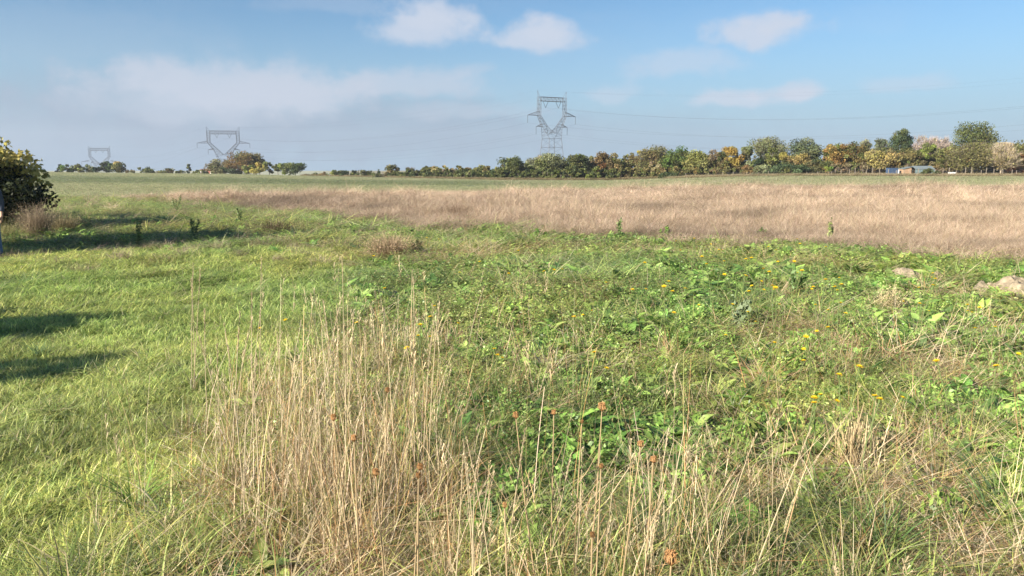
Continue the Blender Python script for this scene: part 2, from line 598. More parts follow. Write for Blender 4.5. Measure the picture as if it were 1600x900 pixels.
def pylon(d, px, P, label, yaw, thick=1.0):
    """P heights in px rows / half widths in px, as seen from the camera"""
    k = d / FPX
    Z = lambda py: EYE + (HZ - py) * k
    x0 = (px - 800) * k * 1.0
    zb = tz(x0, d)
    root = thing('electricity_pylon', label, 'pylon', (x0, d, zb), yaw)
    ws = k / math.cos(yaw)
    z = {n: Z(v) - zb for n, v in P.items() if n[0] == 'y'}
    w = {n: v * ws for n, v in P.items() if n[0] == 'w'}
    R = 0.095 * thick; r = 0.045 * thick
    # body below the waist
    bw = w['wwaist']; bb = w['wbase']; zw = z['ywaist']
    lv = [zw * (i / 4) for i in range(5)]
    wd = [bb + (bw - bb) * (i / 4) for i in range(5)]
    corner = [(-1, -1), (1, -1), (1, 1), (-1, 1)]
    for sx, sy in corner:
        mb = MB(); mb.bar((sx * bb, sy * bb, 0), (sx * bw, sy * bw, zw), R * 1.4)
        mb.build('leg', M_steel, root)
    mb = MB()
    for i in range(4):
        for q in range(4):
            a, c = corner[q], corner[(q + 1) % 4]
            p = lambda s, l: (s[0] * wd[l], s[1] * wd[l], lv[l])
            mb.bar(p(a, i), p(c, i + 1), r); mb.bar(p(c, i), p(a, i + 1), r)
            mb.bar(p(a, i + 1), p(c, i + 1), r * 1.3)
    mb.build('body_bracing', M_steel, root)
    dp = 0.75 * ws / 0.4  # half depth of the forks
    attach = {}
    for s in (-1, 1):
        mb = MB()
        wi, wo = w['wcoli'], w['wcolo']
        # lower widening part of the fork
        zc, zs, zv = z['ycol'], z['ysmall'], z['yv']
        wsm_o = w['wfork']; wsm_i = wi * (zs - zv) / max(zc - zv, .1)
        lo = [(s * 0.25, -bw, zv), (s * 0.25, bw, zv), (s * bw, bw, zw), (s * bw, -bw, zw)]
        mi = [(s * wsm_i, -dp, zs), (s * wsm_i, dp, zs), (s * wsm_o, dp, zs), (s * wsm_o, -dp, zs)]
        up = [(s * wi, -dp, zc), (s * wi, dp, zc), (s * wo, dp, zc), (s * wo, -dp, zc)]
        tp = [(s * wi * .97, -dp, z['ybeamt']), (s * wi * .97, dp, z['ybeamt']), (s * wo, dp, z['ybeamt']), (s * wo, -dp, z['ybeamt'])]
        box_truss(mb, lo, mi, 4, R, r); box_truss(mb, mi, up, 4, R, r)
        mb.build('fork_arm', M_steel, root)
        mb = MB(); box_truss(mb, up, tp, 5, R, r); mb.build('column', M_steel, root)
        mb = MB()
        tip = (s * (wo + 0.6 * ws), 0, z['ypeak'])
        for c in tp[1:]:
            mb.bar(c, tip, r * 1.2)
        mb.build('peak', M_steel, root)
        attach['g%d' % s] = tip
        for nm, yk, wt, root_w, rise, drop in (('cross_arm', 'yarm', 'warm', wo, 'yarmt', 'hins'), ('cross_arm', 'ysmall', 'wsmall', wsm_o, 'ysmallt', 'hins')):
            mb = MB()
            zt = z[yk]; T = (s * w[wt], 0, zt)
            for sy in (-1, 1):
                mb.bar((s * root_w, sy * dp, zt), T, R)
                mb.bar((s * root_w, sy * dp, z[rise]), T, R)
                bars_between(mb, (s * root_w, sy * dp, zt), (s * (w[wt] * .9 + root_w * .1), sy * dp * .1, zt), (s * root_w, sy * dp, z[rise]), (s * (w[wt] * .9 + root_w * .1), sy * dp * .1, zt + .1), 3, r)
            bars_between(mb, (s * root_w, -dp, zt), T, (s * root_w, dp, zt), T, 4, r)
            mb.build(nm, M_steel, root)
            mb = MB(); L = P['hins'] * k
            e = (T[0], 0, T[2] - L)
            mb.tube([T, e], 0.1 * thick, 6)
            for q in range(8):
                zz = T[2] - L * (0.15 + 0.75 * q / 7)
                mb.tube([(T[0], 0, zz), (T[0], 0, zz - L * 0.03)], 0.16 * thick, 6)
            mb.build('insulator', M_insul, root)
            attach[('a' if yk == 'yarm' else 's') + '%d' % s] = e
        # V string under the beam
        mb = MB(); cx = s * w['wvs']; L = P['hins'] * k * 0.75
        e = (cx, 0, z['ybeamb'] - L * 1.1)
        for q in (-1, 1):
            mb.tube([(cx + q * L * .55, 0, z['ybeamb']), e], 0.11 * thick, 6)
        mb.build('insulator', M_insul, root)
        attach['v%d' % s] = e
    mb = MB()
    wi = w['wcoli'] * .97
    box_truss(mb, [(-wi, -dp, z['ybeamb']), (-wi, dp, z['ybeamb']), (-wi, dp, z['ybeamt']), (-wi, -dp, z['ybeamt'])],
              [(wi, -dp, z['ybeamb']), (wi, dp, z['ybeamb']), (wi, dp, z['ybeamt']), (wi, -dp, z['ybeamt'])], 12, R * 1.2, r * 1.2)
    mb.build('top_beam', M_steel, root)
    M = Matrix.Translation((x0, d, zb)) @ Matrix.Rotation(yaw, 4, 'Z')
    return {q: M @ Vector(v) for q, v in attach.items()}


P1 = dict(ypeak=147, ybeamt=156.5, ybeamb=162.5, ycol=184, yarm=184, yarmt=178, ysmall=200.5, ysmallt=196.5, yv=211, ywaist=218,
          warm=37.5, wcolo=22, wcoli=18.2, wfork=15.5, wsmall=24.5, wwaist=9.5, wbase=13.5, wvs=10, hins=11.5)
P2 = dict(ypeak=200.5, ybeamt=206.5, ybeamb=211, ycol=224, yarm=225, yarmt=221.5, ysmall=235, ysmallt=232.5, yv=243, ywaist=249,
          warm=37.5, wcolo=23, wcoli=19, wfork=14.5, wsmall=22.5, wwaist=8.5, wbase=14, wvs=9, hins=7)
P3 = dict(ypeak=229, ybeamt=232.5, ybeamb=236, ycol=245, yarm=253, yarmt=250.5, ysmall=254.5, ysmallt=252, yv=257, ywaist=262,
          warm=26.5, wcolo=15, wcoli=12.6, wfork=10, wsmall=13, wwaist=5.5, wbase=10, wvs=5, hins=4.5)
A1 = pylon(400, 861, P1, 'nearest and tallest lattice pylon, standing behind the hedge in the middle', math.radians(28))
A2 = pylon(520, 357, P2, 'lattice pylon rising behind the rust coloured tree on the left', math.radians(12), 1.15)
A3 = pylon(760, 165, P3, 'farthest and faintest pylon, behind low green trees at far left', math.radians(8), 1.2)
# the next pylon of the line, beyond the right edge, holds the cables
P0_ = {k: v for k, v in P1.items()}
A0 = {}
off = Vector((262, -135, 0)) if False else Vector((240, -125, 0))


def wire(a, b_, sag, label, r=0.05):
    pts = []
    for i in range(33):
        t = i / 32
        p = a.lerp(b_, t)
        p.z -= sag * 4 * t * (1 - t)
        pts.append(p)
    mb = MB(); mb.tube(pts, [r] * 33, 4)
    o = mb.build('overhead_cable', M_wire)
    tag(o, label, 'power cable', 'overhead power cables')


names = {'g-1': 'near earth wire', 'g1': 'far earth wire', 'a-1': 'cable from the left long arm', 'a1': 'cable from the right long arm',
         's-1': 'cable from the left short arm', 's1': 'cable from the right short arm', 'v-1': 'left cable under the top beam', 'v1': 'right cable under the top beam'}
for kk in A1:
    A0[kk] = A1[kk] + off
    r = 0.010 if kk[0] == 'g' else 0.019
    wire(A1[kk], A0[kk], 7 if kk[0] == 'g' else 9.5, names[kk].replace('cable', 'thin grey cable') + ' of the middle pylon, running right', r)
    wire(A2[kk], A1[kk], 6 if kk[0] == 'g' else 8, names[kk].replace('cable', 'thin grey cable') + ', towards the second pylon', r)
    wire(A3[kk], A2[kk], 6 if kk[0] == 'g' else 8, names[kk].replace('cable', 'thin grey cable') + ', between the left pylons', r)

# ------------------------------------------------------------------ trees
PAL = dict(olive=(.125, .13, .045), dark=(.05, .068, .03), green=(.10, .165, .04), rust=(.23, .115, .045), gold=(.36, .26, .08),
           orange=(.40, .26, .07), brown=(.19, .135, .07), tan=(.29, .24, .11), grey=(.17, .175, .115), pale=(.24, .25, .15),
           purple=(.17, .125, .10), yellow=(.40, .34, .08), cream=(.38, .31, .22), holly=(.035, .055, .025), bluish=(.075, .105, .06),
           red=(.26, .09, .05), ygreen=(.22, .25, .06), conifer=(.04, .062, .055))


for _k in PAL:
    _v = np.array(PAL[_k]); PAL[_k] = tuple((_v * .93 + _v.mean() * .07) * np.array([.98, 1.02, .80]))


def leafquads(c, size, r, col, up=0.0, aspect=0.65):
    """c (N,3) centres -> rhombus leaves"""
    N = len(c)
    n = r.normal(size=(N, 3)); n[:, 2] += up
    n /= np.linalg.norm(n, axis=1)[:, None] + 1e-9
    t = np.cross(n, r.normal(size=(N, 3))); t /= np.linalg.norm(t, axis=1)[:, None] + 1e-9
    s = np.cross(n, t)
    sz = (size * r.uniform(0.6, 1.3, N))[:, None]
    V = np.stack([c - t * sz, c - s * sz * aspect, c + t * sz, c + s * sz * aspect], 1).reshape(-1, 3)
    F = np.arange(N * 4).reshape(-1, 4)
    return V, F, np.repeat(col, 4, axis=0)


def crown_points(r, H, hw, z0, shape, nclus, nleaf, cr, tilt=0.0):
    """clustered points filling a crown from z0 to H, half width hw"""
    ch = H - z0
    d = r.normal(size=(nclus, 3)); d /= np.linalg.norm(d, axis=1)[:, None]
    rad = r.uniform(0.25, 1.0, nclus) ** 0.45
    p = d * rad[:, None]
    if shape == 'round':
        c = np.stack([p[:, 0] * hw * .8, p[:, 1] * hw * .8, z0 + ch * .5 + p[:, 2] * ch * .42], 1)
    elif shape == 'cone':
        t = r.uniform(0, 1, nclus) ** 1.3
        c = np.stack([p[:, 0] * hw * (1.02 - t), p[:, 1] * hw * (1.02 - t), z0 + ch * t * .97], 1)
    elif shape == 'column':
        c = np.stack([p[:, 0] * hw * .7, p[:, 1] * hw * .7, z0 + ch * .5 + p[:, 2] * ch * .47], 1)
    elif shape == 'umbrella':
        t = r.uniform(0, 1, nclus)
        w = np.sqrt(np.clip(1 - t ** 2, 0, 1))
        c = np.stack([p[:, 0] * hw * .9 * w, p[:, 1] * hw * .9 * w, z0 + ch * (.08 + .85 * t)], 1)
    else:  # bush: sits on the ground, broad
        c = np.stack([p[:, 0] * hw * .85, p[:, 1] * hw * .85, z0 + np.abs(p[:, 2]) * ch * .82], 1)
    c[:, :2] += r.normal(size=(nclus, 2)) * hw * .12
    c[:, 0] += tilt * (c[:, 2] - z0)
    # irregular size of the clumps
    cs = cr * r.uniform(0.55, 1.35, nclus)
    w = cs ** 2; w /= w.sum()
    idx = r.choice(nclus, nleaf, p=w)
    off = r.normal(size=(nleaf, 3)); off /= np.linalg.norm(off, axis=1)[:, None]
    off *= (r.uniform(0, 1, nleaf) ** 0.45)[:, None]
    off[:, 2] *= 0.75
    pts = c[idx] + off * cs[idx][:, None]
    return pts, idx, c


def tree_cols(r, idx, nclus, mainc, second, frac, pts, H):
    w_ = np.clip(r.normal(frac, .32, (nclus, 1)), 0, 1)
    cl = np.array(PAL[second]) * w_ + np.array(PAL[mainc]) * (1 - w_)
    odd = r.random((nclus, 1)) < .18
    cl = np.where(odd, np.array(PAL['olive']) * r.uniform(.7, 1.2), cl)
    cl = cl * r.uniform(0.68, 1.35, (nclus, 1)) * r.uniform(0.93, 1.07, (nclus, 3))
    c = cl[idx] * r.uniform(0.7, 1.35, (len(idx), 1))
    return np.clip(c, 0.01, 0.8)


def limbs(mb, r, H, z0, hw, cents, trunk_r, barkc, nl, fork=0.35):
    base = Vector((0, 0, -0.25))
    top = Vector((r.uniform(-.1, .1) * hw, r.uniform(-.1, .1) * hw, z0 + (H - z0) * fork))
    mid = base.lerp(top, .5) + Vector((r.uniform(-.08, .08), 0, 0)) * hw
    mb.tube([base, base.lerp(mid, .3), mid, top], [trunk_r * 1.5, trunk_r, trunk_r * .85, trunk_r * .6], 7, barkc)
    for c in cents[:nl]:
        c = Vector(c)
        s = mid.lerp(top, r.uniform(0.1, 1))
        m_ = s.lerp(c, .5) + Vector((0, 0, (c - s).length * .08))
        mb.tube([s, m_, c], [trunk_r * .42, trunk_r * .25, trunk_r * .07], 5, barkc)


TREEN = [0]


def tree(name, label, cat, px, top, hw_px, dd, shape='round', c1='olive', c2='brown', frac=.3, dens=1.0, z0f=.03, leaf=.2,
         bark=(.16, .13, .10), twig=0.0, tilt=0.0, clus=1.0, group=None, R=None, base=None, trunk=True, asp=.65, trunk_r=None, nl=12):
    TREEN[0] += 1
    r = np.random.default_rng(100 + TREEN[0])
    Rb = R if R is not None else float(np.interp(px, PXK, RK)) + dd
    d = pix_dir(px, 262)
    x = d.x / d.y * Rb; y = Rb
    z = tz(x, y)
    k = Rb / FPX
    H = EYE + (HZ - top) * k - z
    hw = hw_px * k * 1.3
    if cat == 'bush':
        H *= 1.12
    H = max(H, .6)
    z0 = H * z0f if shape != 'bush' else 0.0
    root = thing(name, label, cat, (x, y, z), 0, group)
    area = hw_px * 2 * max(H / k, 6)
    nleaf = int(np.clip(area * 3.6 * dens, 160, 8000))
    nclus = int(np.clip(area / 26 * clus, 10, 90))
    pts, idx, cents = crown_points(r, H, hw, z0, shape, nclus, nleaf, hw * .36 if shape != 'cone' else hw * .27, tilt)
    pts[:, 2] = np.clip(pts[:, 2], 0.02, H * 1.03)
    col = tree_cols(r, idx, nclus, c1, c2, frac, pts, H)
    ls = leaf * .82 * (k / 0.125)
    V, F, C = leafquads(pts, ls, r, col, 0.3, asp)
    if twig > 0:
        nt_ = int(nleaf * twig)
        j = r.integers(0, len(pts), nt_)
        a = pts[j] * np.array([.9, .9, .95])
        dirv = pts[j] - np.array([0, 0, H * .25]); dirv /= np.linalg.norm(dirv, axis=1)[:, None] + 1e-6
        dirv = dirv + r.normal(size=(nt_, 3)) * .35; dirv[:, 2] += .35
        L = r.uniform(.4, 1.1, nt_)[:, None] * ls * 4
        w = np.cross(dirv, r.normal(size=(nt_, 3))); w /= np.linalg.norm(w, axis=1)[:, None] + 1e-6
        w *= ls * .13
        TV = np.stack([a - w, a + w, a + dirv * L + w * .3, a + dirv * L - w * .3], 1).reshape(-1, 3)
        TV[:, 2] = np.clip(TV[:, 2], 0.02, H * 1.06)
        tc_ = np.repeat(np.array(bark)[None] * r.uniform(1.0, 1.9, (nt_, 1)), 4, axis=0)
        F = np.concatenate([F, np.arange(nt_ * 4).reshape(-1, 4) + len(V)])
        V = np.concatenate([V, TV]); C = np.concatenate([C, tc_])
    me = mesh_np('crown' if cat != 'hedge' else 'foliage', V, F, C, M_leaf)
    obj('crown' if cat == 'tree' else 'foliage', me, root)
    if trunk:
        mb = MB()
        order = r.permutation(len(cents))
        tr = trunk_r if trunk_r else max(.06, min(.3, H * .028))
        limbs(mb, r, H, z0, hw, cents[order], tr, bark, nl if cat == 'tree' else 5, .3 if cat == 'tree' else .15)
        mb.build('trunk' if cat == 'tree' else 'stems', M_bark, root)
    return root


T = tree
# --- far left on the crest, behind the field
T('broadleaf_tree', 'dark bluish pointed tree just right of the big left bush', 'tree', 91, 251, 6, 25, 'cone', 'conifer', 'dark', .4)
T('bush', 'small green bush beside the big left bush, leftmost on the crest', 'bush', 103, 256, 9, 6, 'bush', 'olive', 'green', .4)
T('bush', 'pale green rounded bush second along the left crest', 'bush', 121, 258, 9, 6, 'bush', 'olive', 'ygreen', .4)
T('bush', 'pale yellow green bush left of the dark one, before the faintest pylon', 'bush', 138, 257.5, 9, 6, 'bush', 'pale', 'olive', .5)
T('bush', 'small very dark green bush left of the faintest pylon', 'bush', 151, 261, 7, 4, 'bush', 'holly', 'dark', .4)
T('broadleaf_tree', 'mid green tree covering the left foot of the faintest pylon', 'tree', 166, 253.5, 9, 8, 'round', 'green', 'dark', .55, z0f=.02)
T('broadleaf_tree', 'dark tree with an orange patch right of the faintest pylon', 'tree', 184, 253.5, 12, 6, 'round', 'dark', 'gold', .25, z0f=.02)
T('bush', 'low brown scrub between the orange patched tree and an isolated bush', 'bush', 203, 265, 7, 5, 'bush', 'brown', 'dark', .4)
T('bush', 'isolated dark green bush with a brownish left side on the crest', 'bush', 227, 260.5, 11, 5, 'bush', 'dark', 'olive', .45)
T('bush', 'low brownish bush left of the little blue conifer', 'bush', 260, 264.5, 12, 5, 'bush', 'brown', 'dark', .4)
T('bush', 'tiny dark bush just left of the little blue conifer', 'bush', 281, 264.5, 6, 5, 'bush', 'dark', 'olive', .4)
T('conifer', 'little dark blue conifer on the left crest', 'tree', 295, 257, 5, 15, 'cone', 'conifer', 'conifer', .4)
T('bush', 'low yellowish green bush left of the small white house', 'bush', 311, 265, 9, 5, 'bush', 'ygreen', 'olive', .5)
T('broadleaf_tree', 'greyish brown half bare tree left of the rust coloured tree', 'tree', 349, 250, 16, 10, 'round', 'grey', 'brown', .5, twig=.5, z0f=.05)
T('bush', 'dark brown bush under the greyish half bare tree', 'bush', 342, 259, 10, 4, 'bush', 'brown', 'dark', .45)
T('bush', 'dark green bush at the foot of the rust coloured tree', 'bush', 364, 261, 9, 4, 'bush', 'holly', 'dark', .4)
T('broadleaf_tree', 'big round tree turning rust brown, in front of the second pylon', 'tree', 384, 236.5, 22, 8, 'round', 'rust', 'olive', .5, dens=1.3, z0f=.03, leaf=.17)
T('broadleaf_tree', 'dark right half of the rust tree clump with a touch of red', 'tree', 399, 240, 11, 10, 'round', 'dark', 'red', .3, z0f=.1)
T('broadleaf_tree', 'small yellow green tree at the right foot of the rust tree', 'tree', 388, 256.5, 7, 2, 'round', 'ygreen', 'olive', .4, z0f=.02)
T('broadleaf_tree', 'bright yellow low tree right of the rust coloured tree', 'tree', 405, 253.5, 11, 4, 'round', 'yellow', 'gold', .4, z0f=.02)
T('broadleaf_tree', 'olive tree between the bright yellow tree and small round tree', 'tree', 420, 252, 8, 6, 'round', 'olive', 'brown', .3, z0f=.02)
T('broadleaf_tree', 'small dark round tree with visible trunk, right of the olive one', 'tree', 434, 255.5, 7, 5, 'round', 'dark', 'green', .4, z0f=.35)
T('broadleaf_tree', 'yellow green tree left of the broad dark one that ends the left clump', 'tree', 445, 255, 8, 5, 'round', 'ygreen', 'dark', .4, z0f=.08)
T('broadleaf_tree', 'broad dark tree with yellow top, right end of the left clump', 'tree', 461, 253.5, 15, 6, 'round', 'dark', 'ygreen', .35, z0f=.06)
T('bush', 'tiny bluish dark bush alone right of the left clump', 'bush', 479, 269, 5, 25, 'bush', 'conifer', 'conifer', .4, trunk=False)
# --- hedge line from the left, low
T('bush', 'tiny brown bush, first of the low bushes on the far edge', 'bush', 492, 270, 6, 2, 'bush', 'brown', 'olive', .4)
T('bush', 'small reddish brown bush, second of the low far bushes', 'bush', 504, 268.5, 6, 2, 'bush', 'brown', 'rust', .3)
T('bush', 'yellowish olive bush, taller than the low ones around it', 'bush', 519, 266, 9, 2, 'bush', 'olive', 'ygreen', .3)
T('bush', 'dark green low bush right of the yellowish olive one', 'bush', 535, 268, 10, 1, 'bush', 'dark', 'olive', .4)
T('bush', 'low green bush halfway between the yellowish bush and tiny conifer', 'bush', 553, 267.5, 9, 2, 'bush', 'dark', 'olive', .5)
T('bush', 'wide low green bush left of the tiny dark conifer', 'bush', 574, 267.5, 13, 1, 'bush', 'dark', 'olive', .5)
T('conifer', 'tiny dark pointed conifer left of the round brown tree', 'tree', 592, 264, 4, 15, 'cone', 'conifer', 'dark', .3)
T('bush', 'low dark scrub at the foot of the round brown tree', 'bush', 600, 270, 14, 0, 'bush', 'brown', 'dark', .5)
T('broadleaf_tree', 'lone round brownish tree above the low hedge', 'tree', 612, 256.5, 9.5, 8, 'round', 'brown', 'olive', .5, z0f=.1)

# hedge sections: long continuous low growth
def hedge(label, px0, px1, tops, dd, c1, c2, frac, dens=1.0, seed=1, c3=None):
    r = np.random.default_rng(seed)
    pxc = (px0 + px1) / 2
    R0 = float(np.interp(pxc, PXK, RK)) + dd
    dv = pix_dir(pxc, 262); x0 = dv.x / dv.y * R0
    z0 = tz(x0, R0)
    root = thing('hedge', label, 'hedge', (x0, R0, z0), 0)
    n = int((px1 - px0) / 3.2)
    Vs = []; Fs = []; Cs = []; nn = 0
    mb = MB()
    for i in range(n):
        px = px0 + (px1 - px0) * (i + .5) / n + r.uniform(-2, 2)
        R1 = float(np.interp(px, PXK, RK)) + dd + r.uniform(-1.8, 1.8)
        d = pix_dir(px, 262); x = d.x / d.y * R1; z = tz(x, R1); k = R1 / FPX
        top = np.interp(px, np.linspace(px0, px1, len(tops)), tops) + r.uniform(-6, 1.5)
        H = max(EYE + (HZ - top) * k - z, .5)
        hw = r.uniform(4.0, 7.5) * k
        nleaf = int(330 * dens * (H / k) / 14)
        pts, idx, cen = crown_points(r, H, hw, 0, 'bush', 9, nleaf, hw * .5)
        pts[:, 2] = np.clip(pts[:, 2], .02, H * 1.05)
        m1, m2 = (c1, c2) if (c3 is None or r.random() > .25) else (c3, c2)
        col = tree_cols(r, idx, 9, m1, m2, frac, pts, H)
        V, F, C = leafquads(pts, .19 * k / .125, r, col, .3)
        V = V + np.array([x - x0, R1 - R0, z - z0])
        Vs.append(V); Fs.append(F + nn); Cs.append(C); nn += len(V)
        for q in range(2):
            a = np.array([x - x0 + r.uniform(-.4, .4), R1 - R0, z - z0 - .1])
            mb.tube([a, a + np.array([r.uniform(-.3, .3), 0, H * .6])], [.07, .03], 4, (.16, .13, .1))
    me = mesh_np('foliage', np.concatenate(Vs), np.concatenate(Fs), np.concatenate(Cs), M_leaf)
    obj('foliage', me, root)
    mb.build('stems', M_bark, root)['kind'] = 'stuff'


hedge('low dark green hedge right of the lone round brown tree', 604, 700, [270, 268, 266, 265], 2, 'dark', 'olive', .45, seed=11)
hedge('dark green hedge between the slim poplar and the pylon', 700, 850, [265, 264, 263, 264, 262], 2, 'dark', 'olive', .4, seed=12)
hedge('olive and dark green hedge right below the middle pylon', 845, 960, [264, 262, 261, 262], 1, 'olive', 'dark', .5, seed=13, c3='ygreen')
hedge('brownish green hedge left of the bright green tree', 955, 1035, [262, 260, 259, 263], 1, 'olive', 'brown', .5, seed=14)
hedge('brown and purplish back hedge left of the slim poplar', 625, 720, [266, 262, 259, 261], 7, 'brown', 'tan', .4, seed=15, c3='purple')
hedge('olive brown back hedge right of the slim poplar', 715, 800, [262, 260, 259, 257], 7, 'olive', 'brown', .5, seed=16, c3='tan')
hedge('scrubby back growth filling in behind the middle round trees', 800, 1010, [256, 252, 250, 252, 249], 14, 'olive', 'brown', .5, seed=17, c3='purple')
hedge('brown undergrowth between bright green tree and orange tree', 1030, 1180, [262, 260, 259, 258], 5, 'brown', 'olive', .5, seed=18, c3='rust')
hedge('tangled back growth behind the golden and pale trees', 1050, 1320, [246, 242, 243, 240, 240], 16, 'brown', 'olive', .5, seed=19, c3='tan')
hedge('purplish brown undergrowth behind the wire fence', 1300, 1420, [250, 250, 252, 250], 8, 'brown', 'purple', .5, seed=20, c3='olive')
hedge('brown undergrowth behind the low shed and glasshouse', 1410, 1500, [250, 252, 250], 10, 'brown', 'purple', .5, seed=21, c3='tan')
hedge('tangled undergrowth at the right edge behind the posts', 1495, 1640, [250, 252, 248, 246], 12, 'brown', 'olive', .5, seed=22, c3='purple')
hedge('taller back growth between orange tree and dark green tree', 1310, 1500, [238, 236, 234, 236, 236], 20, 'olive', 'brown', .5, seed=23, c3='tan')
hedge('tall olive back growth at the right edge', 1540, 1660, [232, 228, 226], 22, 'olive', 'brown', .5, seed=24, c3='tan')

T('broadleaf_tree', 'low pale tan shrub above the hedge, right of the lone brown tree', 'tree', 640, 262, 7, 8, 'round', 'tan', 'brown', .4, twig=.4)
T('broadleaf_tree', 'small yellow green tree, highest left of the slim poplar', 'tree', 671, 259.5, 8, 9, 'round', 'olive', 'ygreen', .4)
T('broadleaf_tree', 'small olive tree just right of the yellow green one', 'tree', 684, 261, 8, 9, 'round', 'olive', 'dark', .4)
T('broadleaf_tree', 'dull brown thin tree left of the slim poplar', 'tree', 698, 261, 7, 9, 'round', 'brown', 'olive', .4)
T('poplar', 'small slim upright poplar above the hedge', 'tree', 717, 254.5, 3.6, 9, 'column', 'ygreen', 'olive', .5)
T('broadleaf_tree', 'low yellowish tree right of the slim poplar', 'tree', 752, 259, 10, 8, 'round', 'ygreen', 'brown', .5)
T('broadleaf_tree', 'small tree with bright yellow top left of the dark dome tree', 'tree', 775, 260, 6, 7, 'round', 'yellow', 'ygreen', .5)
T('broadleaf_tree', 'dark olive domed tree left of the middle pylon', 'tree', 800, 245, 17, 7, 'round', 'olive', 'dark', .5, z0f=.02, dens=1.2)
T('broadleaf_tree', 'greyish green distant tree just left of the middle pylon', 'tree', 828, 248, 15, 28, 'round', 'grey', 'olive', .4, twig=.3)
T('broadleaf_tree', 'pale almost bare tree at the left leg of the middle pylon', 'tree', 846, 243, 9, 30, 'round', 'cream', 'tan', .4, twig=.6, dens=.6)
T('broadleaf_tree', 'wide olive tree right in front of the middle pylon', 'tree', 861, 241.5, 22, 6, 'round', 'olive', 'grey', .45, z0f=.05, dens=1.3)
T('broadleaf_tree', 'small bright orange crown right of the middle pylon legs', 'tree', 881, 248.5, 8, 20, 'round', 'orange', 'rust', .4)
T('broadleaf_tree', 'dark olive tree with pointed dome right of the pylon', 'tree', 905, 238, 17, 6, 'round', 'olive', 'dark', .5, z0f=.02, dens=1.3)
T('broadleaf_tree', 'pale small crown peeping out right of the dark olive dome', 'tree', 923, 242, 7, 20, 'round', 'pale', 'tan', .4)
T('broadleaf_tree', 'brown and orange round tree, left one of a touching pair', 'tree', 942, 239, 14, 9, 'round', 'brown', 'rust', .35, dens=1.2)
T('broadleaf_tree', 'dull brown tree with dark foot, right one of a touching pair', 'tree', 962, 240.5, 12, 9, 'round', 'brown', 'dark', .4, dens=1.1)
T('broadleaf_tree', 'tawny tree directly left of the narrow yellow crown', 'tree', 985, 236.5, 11, 11, 'round', 'brown', 'olive', .4)
T('broadleaf_tree', 'narrow bright yellow crown squeezed between two brown trees', 'tree', 997, 235.5, 5, 12, 'column', 'yellow', 'gold', .5)
T('broadleaf_tree', 'broad greyish brown tree with half bare top, left of the bright green tree', 'tree', 1019, 229, 21, 10, 'round', 'brown', 'olive', .5, dens=1.2, twig=.4)
T('broadleaf_tree', 'bright green tree among autumn coloured ones', 'tree', 1056, 230.5, 19, 9, 'round', 'green', 'olive', .2, z0f=.03, dens=1.3)
T('pampas_grass', 'pale cream plume bush below the greyish brown tree', 'bush', 1022, 252, 9, 3, 'bush', 'cream', 'tan', .4)
T('bush', 'reddish bush at the foot of the bright green tree', 'bush', 1036, 259, 7, 3, 'bush', 'red', 'brown', .6)
T('bush', 'low dark green mound standing in front of the bright green tree', 'bush', 1045, 269.5, 18, -3, 'bush', 'holly', 'dark', .6)
T('broadleaf_tree', 'tan and orange tree right of the bright green one', 'tree', 1087, 235, 18, 8, 'round', 'tan', 'ygreen', .4, z0f=.02, dens=1.2)
T('broadleaf_tree', 'purplish brown tree with dark green foot, left of the golden tree', 'tree', 1117, 231.5, 13, 8, 'round', 'brown', 'purple', .5, z0f=.02, dens=1.1)
T('broadleaf_tree', 'tall narrow golden orange tree', 'tree', 1140, 225, 12.5, 8, 'round', 'orange', 'gold', .5, z0f=.02, dens=1.7, leaf=.17)
T('willow', 'pale grey green feathery tree right of the golden orange tree', 'tree', 1165, 229, 12, 9, 'cone', 'pale', 'grey', .5, z0f=.02, dens=1.2)
T('bush', 'rusty brown bush at the foot of the pale feathery tree', 'bush', 1170, 254, 10, 3, 'bush', 'rust', 'brown', .5)
T('holly_tree', 'very dark green narrow tree left of the tallest olive tree', 'tree', 1184, 241, 7, 7, 'round', 'holly', 'dark', .3, z0f=.02)
T('broadleaf_tree', 'largest olive grey tree with several stems, middle right', 'tree', 1201, 211.5, 24, 14, 'round', 'olive', 'grey', .5, z0f=.08, dens=1.25, twig=.25, leaf=.17)
T('broadleaf_tree', 'narrow yellow green sapling in front of the largest olive tree', 'tree', 1205, 226, 8, 8, 'column', 'ygreen', 'olive', .5, dens=1.0)
T('broadleaf_tree', 'yellowish small tree right of the largest olive tree', 'tree', 1225, 234, 9, 9, 'round', 'ygreen', 'gold', .4)
T('broadleaf_tree', 'round grey green tree right of the largest olive tree', 'tree', 1257, 216.5, 20, 14, 'round', 'grey', 'bluish', .4, z0f=.15, dens=1.2)
T('broadleaf_tree', 'spreading ochre brown tree below the round grey green one', 'tree', 1247, 238, 17, 8, 'round', 'gold', 'brown', .55, dens=1.1)
T('bush', 'pale grey green rounded bush in front of the largest olive tree', 'bush', 1192, 258, 12, 1, 'bush', 'pale', 'grey', .5)
T('bush', 'wide dark green thicket right of the pale grey green bush', 'bush', 1220, 256, 18, 0, 'bush', 'bluish', 'dark', .5, dens=1.2)
T('bush', 'dark green thicket below the ochre brown tree', 'bush', 1243, 254.5, 16, 0, 'bush', 'bluish', 'dark', .5, dens=1.2)
T('bush', 'arching dark bush left of the little bright green shrub', 'bush', 1276, 247, 16, 3, 'bush', 'dark', 'brown', .5, dens=1.1)
T('bush', 'little bright green upright shrub at the left end of the fence', 'bush', 1296, 257, 5, -4, 'column', 'ygreen', 'green', .5, R=None, z0f=.0)
T('bush', 'small dark green mound right of the bright green shrub', 'bush', 1313, 269, 8, -2, 'bush', 'dark', 'olive', .5)
